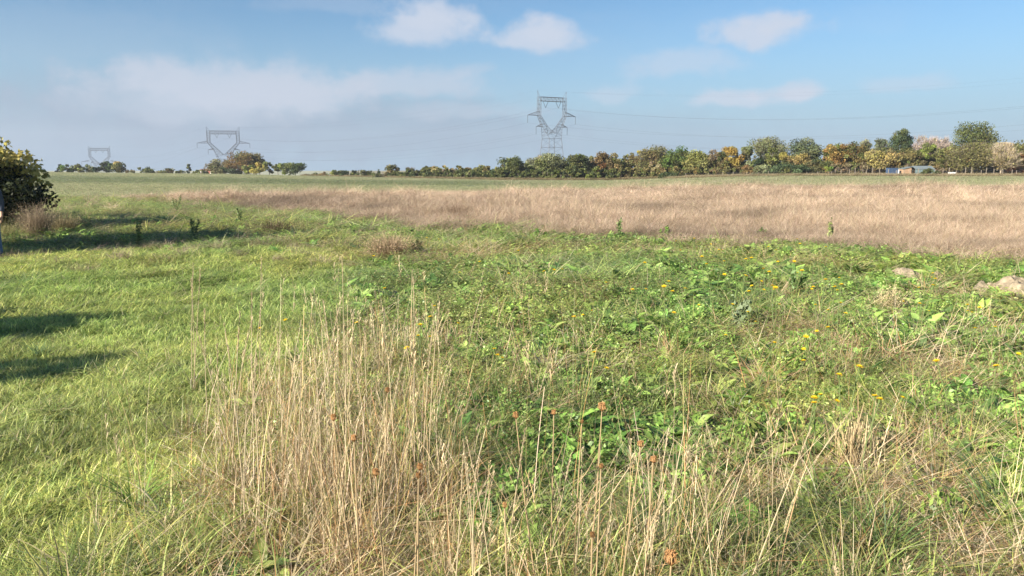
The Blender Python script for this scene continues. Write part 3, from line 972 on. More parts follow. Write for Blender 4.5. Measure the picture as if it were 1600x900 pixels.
T('broadleaf_tree', 'pointed orange brown tree above the left end of the fence', 'tree', 1303, 219, 14, 11, 'round', 'gold', 'rust', .5, z0f=.03, dens=1.5)
T('broadleaf_tree', 'olive tree with rusty lower crown left of the tan bush', 'tree', 1330, 221, 16, 12, 'round', 'olive', 'rust', .4, dens=1.2)
T('broadleaf_tree', 'thin pale tree with sparse top between olive and grey green trees', 'tree', 1350, 216, 10, 16, 'column', 'grey', 'pale', .4, twig=.6, dens=.6)
T('broadleaf_tree', 'loose grey green tree touching the left of the dark green tree', 'tree', 1374, 211.5, 14, 15, 'round', 'bluish', 'grey', .5, dens=1.0, twig=.2)
T('broadleaf_tree', 'tall dark green tree with pointed crown, right half of the picture', 'tree', 1405, 198.5, 12, 13, 'round', 'bluish', 'dark', .4, z0f=.2, dens=2.2, leaf=.17, clus=1.2)
T('broadleaf_tree', 'light tan orange spreading tree above the blue tank', 'tree', 1376, 233, 20, 7, 'round', 'tan', 'gold', .35, z0f=.15, dens=1.1, twig=.2)
T('broadleaf_tree', 'narrow bright yellow tree in front of the tall dark green one', 'tree', 1390, 228, 6, 8, 'cone', 'yellow', 'gold', .4, dens=1.2)
T('broadleaf_tree', 'dull brown olive tree right of the tall dark green one', 'tree', 1419, 231, 15, 10, 'round', 'brown', 'olive', .4)
T('bare_tree', 'pale pinkish bare tree, left one of three behind the olive tree', 'tree', 1438, 212, 14, 26, 'round', 'cream', 'purple', .5, twig=3.0, dens=.25, bark=(.30, .24, .21))
T('bare_tree', 'pale pinkish bare tree, middle and tallest of three behind the olive tree', 'tree', 1458, 210, 14, 26, 'round', 'cream', 'purple', .5, twig=3.0, dens=.25, bark=(.32, .26, .23))
T('bare_tree', 'pale pinkish bare tree, right one of three behind the olive tree', 'tree', 1474, 214, 11, 27, 'round', 'cream', 'purple', .5, twig=3.0, dens=.25, bark=(.32, .26, .23))
T('broadleaf_tree', 'yellow green tree before the pale bare trees', 'tree', 1447, 221, 12, 13, 'round', 'ygreen', 'olive', .5)
T('broadleaf_tree', 'brownish spreading tree between the yellow green tree and dark oak', 'tree', 1482, 226, 15, 10, 'round', 'brown', 'olive', .5, dens=1.1)
T('oak_tree', 'tall dark oak near the right edge, upper crown with gaps', 'tree', 1522, 194.5, 29, 13, 'umbrella', 'dark', 'olive', .45, z0f=.34, dens=1.0, leaf=.19, clus=.55, trunk_r=.35, nl=30)
T('broadleaf_tree', 'low spreading olive tree with thick dark trunk under the tall oak', 'tree', 1520, 226, 30, 6, 'umbrella', 'olive', 'brown', .4, z0f=.3, dens=1.4, twig=.4, trunk_r=.3, nl=26)
T('bare_tree', 'pale forked bare tree near the right edge', 'tree', 1564, 226, 20, 3, 'umbrella', 'tan', 'brown', .4, z0f=.25, twig=3.5, dens=.35, bark=(.34, .28, .2), trunk_r=.16, nl=30)
T('broadleaf_tree', 'olive brown tree at the right edge behind the reddish bush', 'tree', 1594, 222, 18, 14, 'round', 'olive', 'brown', .5)
T('bush', 'reddish brown bush at the very right edge', 'bush', 1597, 241, 14, 4, 'bush', 'red', 'brown', .45)
T('bush', 'dark green bush in front of the little glasshouse', 'bush', 1449, 263.5, 10, -3, 'bush', 'dark', 'olive', .5)
T('bush', 'small olive shrub right of the dark bush by the glasshouse', 'bush', 1464, 267, 5, -3, 'bush', 'olive', 'dark', .5)

# ------------------------------------------------------------------ sheds and small things by the far hedge
def at_far(px, dd, py=262):
    R1 = float(np.interp(px, PXK, RK)) + dd
    d = pix_dir(px, py)
    x = d.x / d.y * R1
    return x, R1, tz(x, R1), R1 / FPX


def up(py, k, z):
    return EYE + (HZ - py) * k - z


M_blue = principled('faded_blue_paint', (0.05, 0.085, 0.15), 0.7, noise=(3, .25))
M_plank = principled('tan_planks', (0.42, 0.27, 0.16), 0.85, noise=(8, .3))
M_sheet = principled('grey_sheeting', (0.17, 0.20, 0.20), 0.5, noise=(4, .3))
M_white = principled('white_panel', (0.7, 0.7, 0.68), 0.6, noise=(4, .15))
M_glass = principled('greenhouse_glass', (0.16, 0.22, 0.21), 0.15, spec=.6)
M_darkm = principled('dark_opening', (0.03, 0.03, 0.03), 0.9)
M_brick = principled('red_brick_wall', (0.33, 0.14, 0.10), 0.9, noise=(6, .3))
M_render = principled('pale_render', (0.62, 0.58, 0.52), 0.9, noise=(3, .12))
M_tile = principled('roof_tiles', (0.22, 0.12, 0.09), 0.9, noise=(9, .3))
M_panemat = principled('window_pane', (0.05, 0.06, 0.08), 0.1, spec=.6)

x, y, z, k = at_far(1394, 2)
r_ = thing('water_tank', 'dark blue ribbed metal tank beside the tan shed', 'tank', (x, y, z))
H = up(262.3, k, z)
mb = MB(); mb.box((0, 0, H * .53), (14 * k, 1.2, H * .84)); mb.build('body', M_blue, r_)
mb = MB()
for i in range(6): mb.box((-7 * k + (i + .5) * 14 * k / 6, -.63, H * .53), (.06, .06, H * .84))
mb.build('rib', M_blue, r_)
mb = MB(); mb.box((0, 0, H * .97), (14.6 * k, 1.3, .06)); mb.build('lid', M_blue, r_)
for sx in (-1, 1):
    mb = MB(); mb.box((sx * 5 * k, 0, H * .055), (.2, 1.2, H * .11)); mb.build('skid', M_darkm, r_)

x, y, z, k = at_far(1414, 3)
r_ = thing('garden_shed', 'tan plank shed with sloping roof between the blue tank and glasshouse', 'shed', (x, y, z))
H = up(260.5, k, z); Wd = 13 * k; L = 1.8
mb = MB()
mb.add([(-Wd / 2, -L / 2, 0), (Wd / 2, -L / 2, 0), (Wd / 2, L / 2, 0), (-Wd / 2, L / 2, 0), (-Wd / 2, -L / 2, H * .72), (Wd / 2, -L / 2, H * .93), (Wd / 2, L / 2, H * .93), (-Wd / 2, L / 2, H * .72)],
       [(0, 3, 2, 1), (4, 5, 6, 7), (0, 1, 5, 4), (1, 2, 6, 5), (2, 3, 7, 6), (3, 0, 4, 7)])
mb.build('wall', M_plank, r_)
for i in range(5):
    zz = H * .1 + i * H * .14
    mb = MB(); mb.box((0, -L / 2 - .015, zz), (Wd * .98, .03, H * .12)); mb.build('plank', M_plank, r_)
mb = MB(); mb.add([(-Wd * .56, -L * .6, H * .72), (Wd * .56, -L * .6, H * .96), (Wd * .56, L * .6, H * .96), (-Wd * .56, L * .6, H * .72), (-Wd * .56, -L * .6, H * .77), (Wd * .56, -L * .6, H * 1.01), (Wd * .56, L * .6, H * 1.01), (-Wd * .56, L * .6, H * .77)],
             [(0, 3, 2, 1), (4, 5, 6, 7), (0, 1, 5, 4), (1, 2, 6, 5), (2, 3, 7, 6), (3, 0, 4, 7)]); mb.build('roof', M_sheet, r_)
mb = MB(); mb.box((Wd * .5 + .02, 0, H * .45), (.03, .9, H * .85)); mb.build('door', M_darkm, r_)

x, y, z, k = at_far(1440, 4)
r_ = thing('greenhouse', 'small grey green glasshouse with pale roof behind the dark bush', 'greenhouse', (x, y, z))
H = up(259, k, z); Wd = 30 * k; L = 2.6
mb = MB()
for i in range(9):
    xx = -Wd / 2 + Wd * i / 8
    for yy in (-L / 2, L / 2):
        mb.box((xx, yy, H * .32), (.06, .06, H * .64))
for zz in (0.04, H * .32, H * .64):
    for yy in (-L / 2, L / 2):
        mb.box((0, yy, zz), (Wd, .07, .06))
mb.build('frame', M_sheet, r_)
for i in range(8):
    mb = MB(); mb.box((-Wd / 2 + Wd * (i + .5) / 8, -L / 2, H * .32), (Wd / 8 - .08, .02, H * .58)); mb.build('pane', M_glass, r_)
mb = MB()
V = [(-Wd / 2, -L / 2 - .1, H * .66), (Wd / 2, -L / 2 - .1, H * .66), (Wd / 2, 0, H * .98), (-Wd / 2, 0, H * .98), (Wd / 2, L / 2 + .1, H * .66), (-Wd / 2, L / 2 + .1, H * .66)]
mb.add(V + [(a, b2, c - .05) for a, b2, c in V], [(0, 1, 2, 3), (3, 2, 4, 5), (7, 6, 9, 8), (8, 9, 11, 10), (0, 6, 7, 1), (5, 4, 10, 11), (1, 7, 8, 2), (2, 8, 10, 4), (0, 3, 9, 6), (3, 5, 11, 9)])
mb.build('roof', M_sheet, r_)

x, y, z, k = at_far(1404.5, 1.5)
r_ = thing('leaning_board', 'white upright board between the blue tank and the tan shed', 'board', (x, y, z))
mb = MB(); mb.box((0, 0, .55), (.22, .04, 1.1)); mb.build('panel', M_white, r_)
mb = MB(); mb.box((0, .09, .45), (.06, .12, .9)); mb.build('brace', M_post, r_)

x, y, z, k = at_far(1488, 0)
r_ = thing('water_container', 'small white plastic container lying by the fence posts', 'container', (x, y, z))
mb = MB(); mb.box((0, 0, .35), (.95, .8, .58)); mb.build('body', M_white, r_)
mb = MB(); mb.tube([(.1, 0, .64), (.1, 0, .72)], .12, 10); mb.build('cap', M_sheet, r_)
mb = MB()
for sx in (-.35, 0, .35): mb.box((sx, 0, .035), (.12, .8, .07))
mb.build('pallet', M_post, r_)

x, y, z, k = at_far(327, 14)
r_ = thing('cottage', 'tiny white and brick cottage half hidden by bushes on the left crest', 'house', (x, y, z))
H = up(264.5, k, z)
for nm, mat_, cx, wd in (('wall', M_render, -1.4, 2.6), ('wall', M_brick, 1.3, 2.8)):
    mb = MB(); mb.box((cx, 0, H * .4), (wd, 4, H * .8)); mb.build(nm, mat_, r_)
mb = MB()
mb.add([(-2.9, -2.3, H * .8), (2.9, -2.3, H * .8), (2.9, 2.3, H * .8), (-2.9, 2.3, H * .8), (-2.9, 0, H * 1.05), (2.9, 0, H * 1.05)], [(0, 1, 5, 4), (2, 3, 4, 5), (0, 4, 3), (1, 2, 5), (0, 3, 2, 1)])
mb.build('roof', M_tile, r_)
mb = MB(); mb.box((1.4, -2.02, H * .3), (.8, .06, H * .55)); mb.build('door', M_white, r_)
mb = MB(); mb.box((-1.4, -2.02, H * .42), (.9, .06, H * .3)); f_ = mb.build('window', M_white, r_)
mb = MB(); mb.box((-1.4, -2.06, H * .42), (.7, .03, H * .22)); mb.build('pane', M_panemat, f_)

# fence of posts and wires in front of the right-hand hedge
fx, fy, fz, fk = at_far(1350, -2)
root = thing('post_and_wire_fence', 'long fence of grey wooden posts and wires before the right hedge', 'fence', (fx, fy, fz))
rr = np.random.default_rng(5)
tops = []
pxs = list(np.arange(1070, 1300, 19)) + list(np.arange(1304, 1640, 12))
for i, px in enumerate(pxs):
    px = px + rr.uniform(-3, 3)
    x, y, z, k = at_far(px, -2)
    h = rr.uniform(.95, 1.5) if px > 1300 else rr.uniform(.7, .9)
    lean = rr.uniform(-.08, .08)
    mb = MB()
    a = Vector((x - fx, y - fy, z - fz - .1)); t_ = a + Vector((lean, 0, h + .1))
    mb.tube([a, t_], [.055, .045], 6); mb.build('post', M_post, root)
    tops.append(t_)
for f_ in (.35, .65, .92):
    mb = MB()
    for i in range(len(tops) - 1):
        A = tops[i] - Vector((0, 0, 1.05 * (1 - f_))); B_ = tops[i + 1] - Vector((0, 0, 1.05 * (1 - f_)))
        mb.bar(A, B_, .012)
    mb.build('wire', M_wire, root)

# ------------------------------------------------------------------ the big bush on the left and its neighbours
def star_leaves(c, size, r, col):
    """five-lobed leaves, slightly cupped, N centres"""
    N = len(c)
    n = r.normal(size=(N, 3)); n[:, 2] += .8
    n /= np.linalg.norm(n, axis=1)[:, None]
    t = np.cross(n, r.normal(size=(N, 3))); t /= np.linalg.norm(t, axis=1)[:, None]
    s = np.cross(n, t)
    ang = np.linspace(0, 2 * np.pi, 11)[:-1]
    rad = np.array([1.0, .5, .95, .5, .75, .35, .35, .75, .5, .95])
    rad = np.array([1.0, .52, .9, .5, .66, .3, .66, .5, .9, .52])
    sz = (size * r.uniform(.7, 1.2, N))[:, None, None]
    V = c[:, None, :] + sz * rad[None, :, None] * (np.cos(ang)[None, :, None] * t[:, None, :] + np.sin(ang)[None, :, None] * s[:, None, :]) \
        + sz * (rad[None, :, None] ** 2) * -.18 * n[:, None, :]
    V = np.concatenate([c[:, None, :], V], 1).reshape(-1, 3)
    F = []
    base = np.arange(N) * 11
    for q in range(5):
        F.append(np.stack([base, base + 1 + (2 * q + 9) % 10, base + 1 + 2 * q, base + 1 + (2 * q + 1) % 10], 1))
    return V, np.concatenate(F), np.repeat(col, 11, axis=0)


def near_bush(name, label, x, y, H, hw, nleaf, c1, c2, frac, seed, lsize=.07, squash=1.0, z0=.3, cat='tree', nclus=60, star=True):
    r = np.random.default_rng(seed)
    z = tz(x, y)
    root = thing(name, label, cat, (x, y, z))
    pts, idx, cents = crown_points(r, H * .99, hw, z0, 'round', nclus, nleaf, hw * .24)
    pts[:, 1] *= squash
    cents = cents * np.array([1, squash, 1])
    cl = np.where((r.random(nclus) < frac)[:, None], np.array(c2), np.array(c1)) * r.uniform(.75, 1.25, (nclus, 1))
    col = cl[idx] * r.uniform(.7, 1.3, (nleaf, 1))
    V, F, C = (star_leaves if star else leafquads)(pts, lsize, r, col)
    me = mesh_np('foliage', V, F, C, M_leaf1)
    obj('foliage', me, root)
    mb = MB()
    for q in range(5):
        a = Vector((r.uniform(-.3, .3), r.uniform(-.3, .3), -.1))
        e = Vector(cents[r.integers(nclus)])
        mb.tube([a, a.lerp(e, .4) + Vector((0, 0, .3)), e], [.055, .035, .012], 6, (.1, .08, .06))
    for q in range(45):
        e = Vector(cents[q % nclus]); s_ = Vector((e.x * .25, e.y * .25, z0 + (e.z - z0) * .3))
        mb.tube([s_, s_.lerp(e, .6) + Vector((0, 0, .05)), e], [.022, .014, .005], 5, (.1, .08, .06))
    mb.build('stems', M_bark, root)['kind'] = 'stuff'
    return root


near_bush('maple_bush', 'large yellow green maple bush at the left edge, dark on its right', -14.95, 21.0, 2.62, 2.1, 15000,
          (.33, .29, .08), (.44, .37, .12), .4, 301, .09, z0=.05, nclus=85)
# thicker, darker growth in and behind it, and further bushes of the same row outside the picture
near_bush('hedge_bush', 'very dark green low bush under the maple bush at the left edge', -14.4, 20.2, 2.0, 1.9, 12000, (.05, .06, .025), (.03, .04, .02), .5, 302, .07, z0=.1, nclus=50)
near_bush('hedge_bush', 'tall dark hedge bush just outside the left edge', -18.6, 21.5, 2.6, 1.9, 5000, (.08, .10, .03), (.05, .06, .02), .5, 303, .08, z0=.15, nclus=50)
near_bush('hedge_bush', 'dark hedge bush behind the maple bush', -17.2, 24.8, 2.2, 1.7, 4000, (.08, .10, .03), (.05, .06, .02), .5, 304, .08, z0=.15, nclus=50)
near_bush('hedge_bush', 'tall hedge bush outside the left edge, first of three', -11.7, 14.7, 4.1, 1.1, 16000, (.08, .10, .03), (.05, .06, .02), .5, 308, .10, z0=.15, nclus=50)
near_bush('hedge_bush', 'tall hedge bush outside the left edge, second of three', -12.6, 15.8, 3.7, 1.15, 14000, (.08, .10, .03), (.05, .06, .02), .5, 309, .10, z0=.15, nclus=50)
near_bush('garden_tree', 'young tree outside the left edge that shades the near lawn', -10.6, 4.5, 3.3, 0.95, 1900, (.12, .15, .04), (.08, .10, .03), .5, 305, .08, z0=1.9, nclus=40)
near_bush('garden_tree', 'second young tree outside the left edge, nearer the camera', -8.3, 3.2, 2.6, 0.75, 1000, (.12, .15, .04), (.08, .10, .03), .5, 306, .07, z0=1.4, nclus=30)
near_bush('garden_tree', 'young tree outside the left edge further along the row', -13.5, 8.6, 2.6, 0.8, 2000, (.12, .15, .04), (.08, .10, .03), .5, 307, .08, z0=1.6, nclus=30)


def twiggy(name, label, px, py, H, hw, n, col, seed, cat='shrub'):
    """dry shrub of fine upright stems"""
    r = np.random.default_rng(seed)
    x, y = on_ground(px, py)
    root = thing(name, label, cat, (x, y, tz(x, y)))
    a = np.stack([r.normal(0, hw * .22, n), r.normal(0, hw * .22, n), np.zeros(n) - .02], 1)
    az_ = r.uniform(0, 2 * np.pi, n)
    L = H * r.uniform(.55, 1.05, n)
    sp = hw * r.uniform(.1, 1.5, n) * (L / H)
    L = L * r.uniform(.6, 1, n)
    tip = a + np.stack([np.cos(az_) * sp, np.sin(az_) * sp, L], 1)
    w = np.stack([np.sin(az_ + r.uniform(-1, 1, n)), -np.cos(az_), np.zeros(n)], 1) * .0028
    mid = (a + tip) / 2 + np.stack([np.zeros(n), np.zeros(n), L * .08], 1)
    V = np.stack([a - w, a + w, mid + w, mid - w, tip + w * .4, tip - w * .4], 1).reshape(-1, 3)
    bidx = np.arange(n) * 6
    F = np.concatenate([np.stack([bidx, bidx + 1, bidx + 2, bidx + 3], 1), np.stack([bidx + 3, bidx + 2, bidx + 4, bidx + 5], 1)])
    C = np.repeat(np.array(col)[None] * r.uniform(.6, 1.4, (n, 1)), 6, axis=0)
    obj('stems', mesh_np('stems', V, F, C, M_dry1), root)['kind'] = 'stuff'
    m_ = n * 9 if y > 9 else n
    j = r.integers(0, n, m_); t_ = r.uniform(.45, 1, m_)[:, None]
    p = a[j] * (1 - t_) + tip[j] * t_ + r.normal(size=(m_, 3)) * .05
    V, F, C = leafquads(p, .009, r, np.array(col)[None] * r.uniform(.7, 1.5, (m_, 1)), .2)
    obj('seed_heads', mesh_np('seed_heads', V, F, C, M_dry1), root)['kind'] = 'stuff'


twiggy('dead_shrub', 'pinkish tan dead shrub right of the maple bush', 60, 372, .98, .46, 700, (.30, .23, .155), 401)
twiggy('dead_shrub', 'smaller tan dead weeds right of the pinkish dead shrub', 100, 366, .7, .5, 420, (.26, .21, .11), 402)
twiggy('dead_shrub', 'pale yellowish stalky weeds at the left edge below the bush', 10, 378, .6, .3, 220, (.32, .29, .13), 403)
twiggy('dead_shrub', 'brown matted dry tuft in the dry strip, left of the middle', 712, 343, .6, .7, 520, (.17, .11, .06), 404)
twiggy('dead_shrub', 'tan dry tuft standing in the green left of the middle', 610, 402, .55, .55, 620, (.36, .26, .16), 405)
twiggy('dead_shrub', 'dark brown seeding weeds at the end of the long shadow', 435, 366, .5, .8, 420, (.09, .06, .035), 406)
twiggy('dead_shrub', 'tan tuft fanning upwards left of the earth heap', 1385, 492, .42, .22, 160, (.42, .34, .19), 407)
twiggy('dead_shrub', 'pale dry tuft in the right foreground with fanned stems', 1335, 735, .42, .2, 150, (.40, .31, .17), 408)


def leafy_weed(px, py, H, label, seed, hw=.16, col=(.10, .16, .04), n=260):
    r = np.random.default_rng(seed)
    x, y = on_ground(px, py)
    root = thing('tall_weed', label, 'weed', (x, y, tz(x, y)))
    mb = MB(); pts = []
    for q in range(5):
        az_ = r.uniform(0, 6.28); L = H * r.uniform(.7, 1); e = Vector((math.cos(az_) * hw * r.uniform(.2, 1), math.sin(az_) * hw * r.uniform(.2, 1), L))
        m_ = e * .5 + Vector((0, 0, .05))
        mb.tube([(0, 0, -.03), m_, e], [.008, .006, .003], 5, (.10, .13, .05))
        for t in np.linspace(.15, 1, n // 5):
            pts.append(np.array(e * t) + r.normal(size=3) * .035 * (1.3 - t))
    mb.build('stem', M_dry1, root)
    pts = np.array(pts)
    V, F, C = leafquads(pts, .035, r, np.array(col)[None] * r.uniform(.6, 1.4, (len(pts), 1)), .3, .5)
    obj('leaves', mesh_np('leaves', V, F, C, M_leaf1), root)


leafy_weed(217, 388, .62, 'tall dark weed standing in the long shadow, left', 501, .12, (.17, .22, .08), 160)
leafy_weed(303, 378, .6, 'dark bushy weed in the long shadow right of the tall one', 502, .2, (.17, .22, .08), 160)
leafy_weed(968, 380, .62, 'slender green weed before the dry strip, right of the middle', 503, .08, (.2, .28, .09), 120)
leafy_weed(1295, 384, .62, 'green weed with yellow flecks before the dry strip, on the right', 504, .1, (.26, .3, .1), 120)
leafy_weed(1038, 378, .38, 'round bright green weed at the edge of the dry strip', 505, .2, (.12, .22, .03))
leafy_weed(375, 350, .55, 'green weed left at the start of the dry strip', 506, .2, (.2, .26, .09), 160)
leafy_weed(275, 337, .8, 'dark green weed beyond the long shadow', 507, .3, (.17, .22, .08), 160)
leafy_weed(1190, 375, .3, 'small green weed left of the yellow flecked one', 508, .15, (.12, .2, .04))
leafy_weed(845, 377, .3, 'low bright green weed below the dry strip, middle', 509, .2, (.12, .22, .04))
leafy_weed(1240, 470, .5, 'dark leafy weed among the yellow flowers, right', 510, .2, (.11, .18, .05), 260)
leafy_weed(1150, 520, .4, 'grey green thistly weed left of the leafy one', 511, .16, (.2, .25, .13), 200)
leafy_weed(650, 400, .35, 'dark green weed right of the tan dry tuft', 512, .3, (.12, .18, .05), 300)

# ------------------------------------------------------------------ person just entering at the left edge
def skin_mesh(name, verts, edges, radii, mat, parent, root_i=0, sub=2):
    me = bpy.data.meshes.new(name)
    me.from_pydata(verts, edges, [])
    me.materials.append(mat)
    o = obj(name, me, parent)
    m_ = o.modifiers.new('skin', 'SKIN')
    sv_ = me.skin_vertices[0].data
    for i, r_ in enumerate(radii):
        sv_[i].radius = (r_, r_) if isinstance(r_, (int, float)) else r_
        sv_[i].use_root = (i == root_i)
    m_.use_smooth_shade = True
    s_ = o.modifiers.new('sub', 'SUBSURF'); s_.levels = sub; s_.render_levels = sub
    return o


M_skin = principled('skin', (.52, .30, .20), .55)
M_jeans = principled('blue_denim', (.07, .13, .24), .85, noise=(30, .3))
M_jacket = principled('dark_jacket', (.05, .06, .09), .8, noise=(12, .2))
M_hair = principled('brown_hair', (.07, .045, .03), .6)
M_shoe = principled('brown_shoe', (.12, .08, .05), .6)
M_eye = principled('eye', (.02, .02, .02), .3)
gx, gy = -10.19, 14.8
per = thing('person', 'person in blue jeans and dark jacket standing at the left edge, mostly cut off', 'person', (gx, gy, tz(gx, gy)), math.radians(15))
V = [(0, 0, .93), (0, 0, 1.12), (0, .01, 1.32), (0, .01, 1.44), (0, -.01, 1.52), (0, -.015, 1.60), (0, -.02, 1.68)]
Rd = [(.15, .11), (.13, .10), (.16, .11), (.09, .075), (.052, .055), (.075, .09), (.068, .08)]
E = [(i, i + 1) for i in range(6)]
def add_(p, r_, par):
    V.append(p); Rd.append(r_); E.append((par, len(V) - 1)); return len(V) - 1
for s_ in (-1, 1):
    h = add_((s_ * .10, 0, .86), .085, 0); kn = add_((s_ * .115, -.02, .50), .055, h); an = add_((s_ * .12, .02, .09), .036, kn); add_((s_ * .13, -.13, .035), .03, an)
    sh = add_((s_ * .18, .01, 1.40), .055, 3); el_ = add_((s_ * .235, .03, 1.12), .042, sh); wr = add_((s_ * .245, -.03, .88), .026, el_)
    pa = add_((s_ * .245, -.045, .82), (.022, .036), wr)
    for q, (dy, L) in enumerate(((-.03, .072), (-.01, .08), (.01, .075), (.028, .06))):
        a = add_((s_ * .243, -.045 + dy, .78), .0095, pa); b2 = add_((s_ * .238, -.05 + dy, .78 - L * .5), .009, a); add_((s_ * .225, -.05 + dy, .78 - L), .008, b2)
    a = add_((s_ * .225, -.08, .81), .011, pa); add_((s_ * .215, -.10, .77), .009, a)
skin_mesh('body', V, E, Rd, M_skin, per)
V2 = [(0, 0, .98), (0, 0, .90)]; R2 = [(.165, .125), (.165, .125)]; E2 = [(0, 1)]
for s_ in (-1, 1):
    n0 = len(V2)
    V2 += [(s_ * .10, 0, .82), (s_ * .117, -.02, .50), (s_ * .122, .015, .25), (s_ * .125, .015, .08)]; R2 += [.105, .078, .068, .066]
    E2 += [(1, n0), (n0, n0 + 1), (n0 + 1, n0 + 2), (n0 + 2, n0 + 3)]
skin_mesh('jeans', V2, E2, R2, M_jeans, per)
V2 = [(0, 0, .92), (0, 0, 1.12), (0, .01, 1.32), (0, .01, 1.43), (0, 0, 1.485)]; R2 = [(.185, .14), (.165, .13), (.185, .135), (.12, .10), (.07, .07)]; E2 = [(0, 1), (1, 2), (2, 3), (3, 4)]
for s_ in (-1, 1):
    n0 = len(V2)
    V2 += [(s_ * .185, .01, 1.40), (s_ * .238, .03, 1.12), (s_ * .247, -.02, .91)]; R2 += [.07, .058, .045]
    E2 += [(3, n0), (n0, n0 + 1), (n0 + 1, n0 + 2)]
skin_mesh('jacket', V2, E2, R2, M_jacket, per)
skin_mesh('hair', [(0, .02, 1.60), (0, .03, 1.68), (0, 0, 1.745)], [(0, 1), (1, 2)], [(.078, .075), (.085, .085), (.06, .07)], M_hair, per)
for s_ in (-1, 1):
    skin_mesh('shoe', [(s_ * .125, .06, .05), (s_ * .128, -.04, .05), (s_ * .132, -.16, .035)], [(0, 1), (1, 2)], [(.045, .05), (.045, .045), (.04, .03)], M_shoe, per)
    mb = MB(); mb.tube([(s_ * .03, -.105, 1.645), (s_ * .03, -.118, 1.645)], [.014, .008], 8); mb.build('eye', M_eye, per)
    mb = MB(); mb.tube([(s_ * .078, -.01, 1.61), (s_ * .088, .0, 1.63), (s_ * .082, .005, 1.66)], [.01, .014, .01], 6); mb.build('ear', M_skin, per, True)
mb = MB(); mb.tube([(0, -.105, 1.655), (0, -.128, 1.615), (0, -.108, 1.605)], [.007, .014, .01], 7); mb.build('nose', M_skin, per, True)
mb = MB(); mb.tube([(-.026, -.098, 1.578), (0, -.106, 1.576), (.026, -.098, 1.578)], [.004, .008, .004], 6); mb.build('mouth', principled('lips', (.4, .16, .13), .5), per, True)

# ------------------------------------------------------------------ earth heaps
M_earth = principled('dry_earth', (0.30, 0.24, 0.16), 0.95, noise=(14, .5), bump=1.0)
labs = ['low heap of dry pale earth and dead grass left of the others', 'largest pale earth heap, at the right edge', 'small pale clod left of the largest earth heap', 'smallest earth clod between the two heaps']
for q, (x, y, w, h) in enumerate(HEAPS):
    n = 44; r = np.random.default_rng(600 + q)
    g = np.linspace(-1, 1, n); X, Y = np.meshgrid(g, g)
    rad = np.hypot(X, Y)
    Zh = h * (1 - sst(.1, 1.0, rad)) * (0.35 + 1.3 * fbm(X * w, Y * w, .14, 4, 70 + q)) + (.10 * fbm(X * w, Y * w, .07, 4, 75 + q) - .045) * sst(1.0, .6, rad) - .05 * sst(.7, 1.2, rad)
    V = np.stack([X.ravel() * w, Y.ravel() * w * .8, Zh.ravel()], 1)
    V[:, 2] += terrain(V[:, 0] + x, V[:, 1] + y) - tz(x, y) + .01
    i = np.arange(n - 1)[:, None] * n; j = np.arange(n - 1)[None]
    F = np.stack([i + j, i + j + 1, i + n + j + 1, i + n + j], 2).reshape(-1, 4)
    o = obj('earth_heap', mesh_np('earth_heap', V, F, None, M_earth, True), None, (x, y, tz(x, y)))
    tag(o, labs[q], 'earth heap')

# ------------------------------------------------------------------ haze
mb = MB(); mb.box((0, 480, 24), (2400, 1900, 90))
hz = bpy.data.materials.new('thin_air_haze'); hz.use_nodes = True
hz.node_tree.nodes.clear()
q = NB(hz.node_tree); pv = q.n('ShaderNodeVolumePrincipled'); ov = q.n('ShaderNodeOutputMaterial')
pv.inputs['Color'].default_value = (.88, .92, 1, 1); pv.inputs['Density'].default_value = 0.00022
pv.inputs['Anisotropy'].default_value = 0.2
q.link(pv.outputs[0], ov.inputs['Volume'])
tag(mb.build('haze', hz), 'thin pale blue haze over the field', 'haze', None, 'stuff')

# ------------------------------------------------------------------ prototypes for the meadow
def hidden_collection(name):
    return bpy.data.collections.new(name)      # never linked to the scene: only a source for the stuff


def blades(r, n, rad, hlo, hhi, width, lean, droop, seg, colfn, rpow=.5, taper=1.0, tipw=.05):
    """n grass blades; returns V,F(list of quads/tris as quads),C"""
    az_ = r.uniform(0, 2 * np.pi, n)
    br = rad * r.uniform(0, 1, n) ** rpow; ba = r.uniform(0, 2 * np.pi, n)
    bx, by = br * np.cos(ba), br * np.sin(ba)
    h = r.uniform(hlo, hhi, n)
    ln = lean * r.uniform(.2, 1.2, n); dr = droop * r.uniform(.2, 1.2, n)
    face = az_ + np.pi / 2 + r.uniform(-.9, .9, n)
    wd = width * r.uniform(.6, 1.3, n)
    t = np.linspace(0, 1, seg + 1)
    hor = h[:, None] * (ln[:, None] * t + dr[:, None] * t ** 2.2)
    zz = h[:, None] * (t - .45 * dr[:, None] * t ** 3) / np.sqrt(1 + (ln[:, None]) ** 2)
    cx = bx[:, None] + np.cos(az_)[:, None] * hor
    cy = by[:, None] + np.sin(az_)[:, None] * hor
    wt = wd[:, None] * (1 - (1 - tipw) * t ** 1.5) * .5
    ox, oy = np.cos(face)[:, None] * wt, np.sin(face)[:, None] * wt
    A = np.stack([cx - ox, cy - oy, zz], 2); B_ = np.stack([cx + ox, cy + oy, zz], 2)
    V = np.stack([A, B_], 2).reshape(-1, 3)
    k = (seg + 1) * 2
    base = np.arange(n)[:, None] * k + np.arange(seg)[None] * 2
    F = np.stack([base, base + 1, base + 3, base + 2], 2).reshape(-1, 4)
    C = colfn(r, n)
    # blade colour darker towards the base, brighter at the tip
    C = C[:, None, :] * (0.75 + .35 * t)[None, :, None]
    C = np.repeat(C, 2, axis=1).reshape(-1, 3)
    return V, F, C


def cmix(cols, probs):
    cols = np.array(cols); probs = np.array(probs) / sum(probs)

    def f(r, n):
        i = r.choice(len(cols), n, p=probs)
        return cols[i] * r.uniform(.62, 1.35, (n, 1)) * r.uniform(.94, 1.06, (n, 3))
    return f


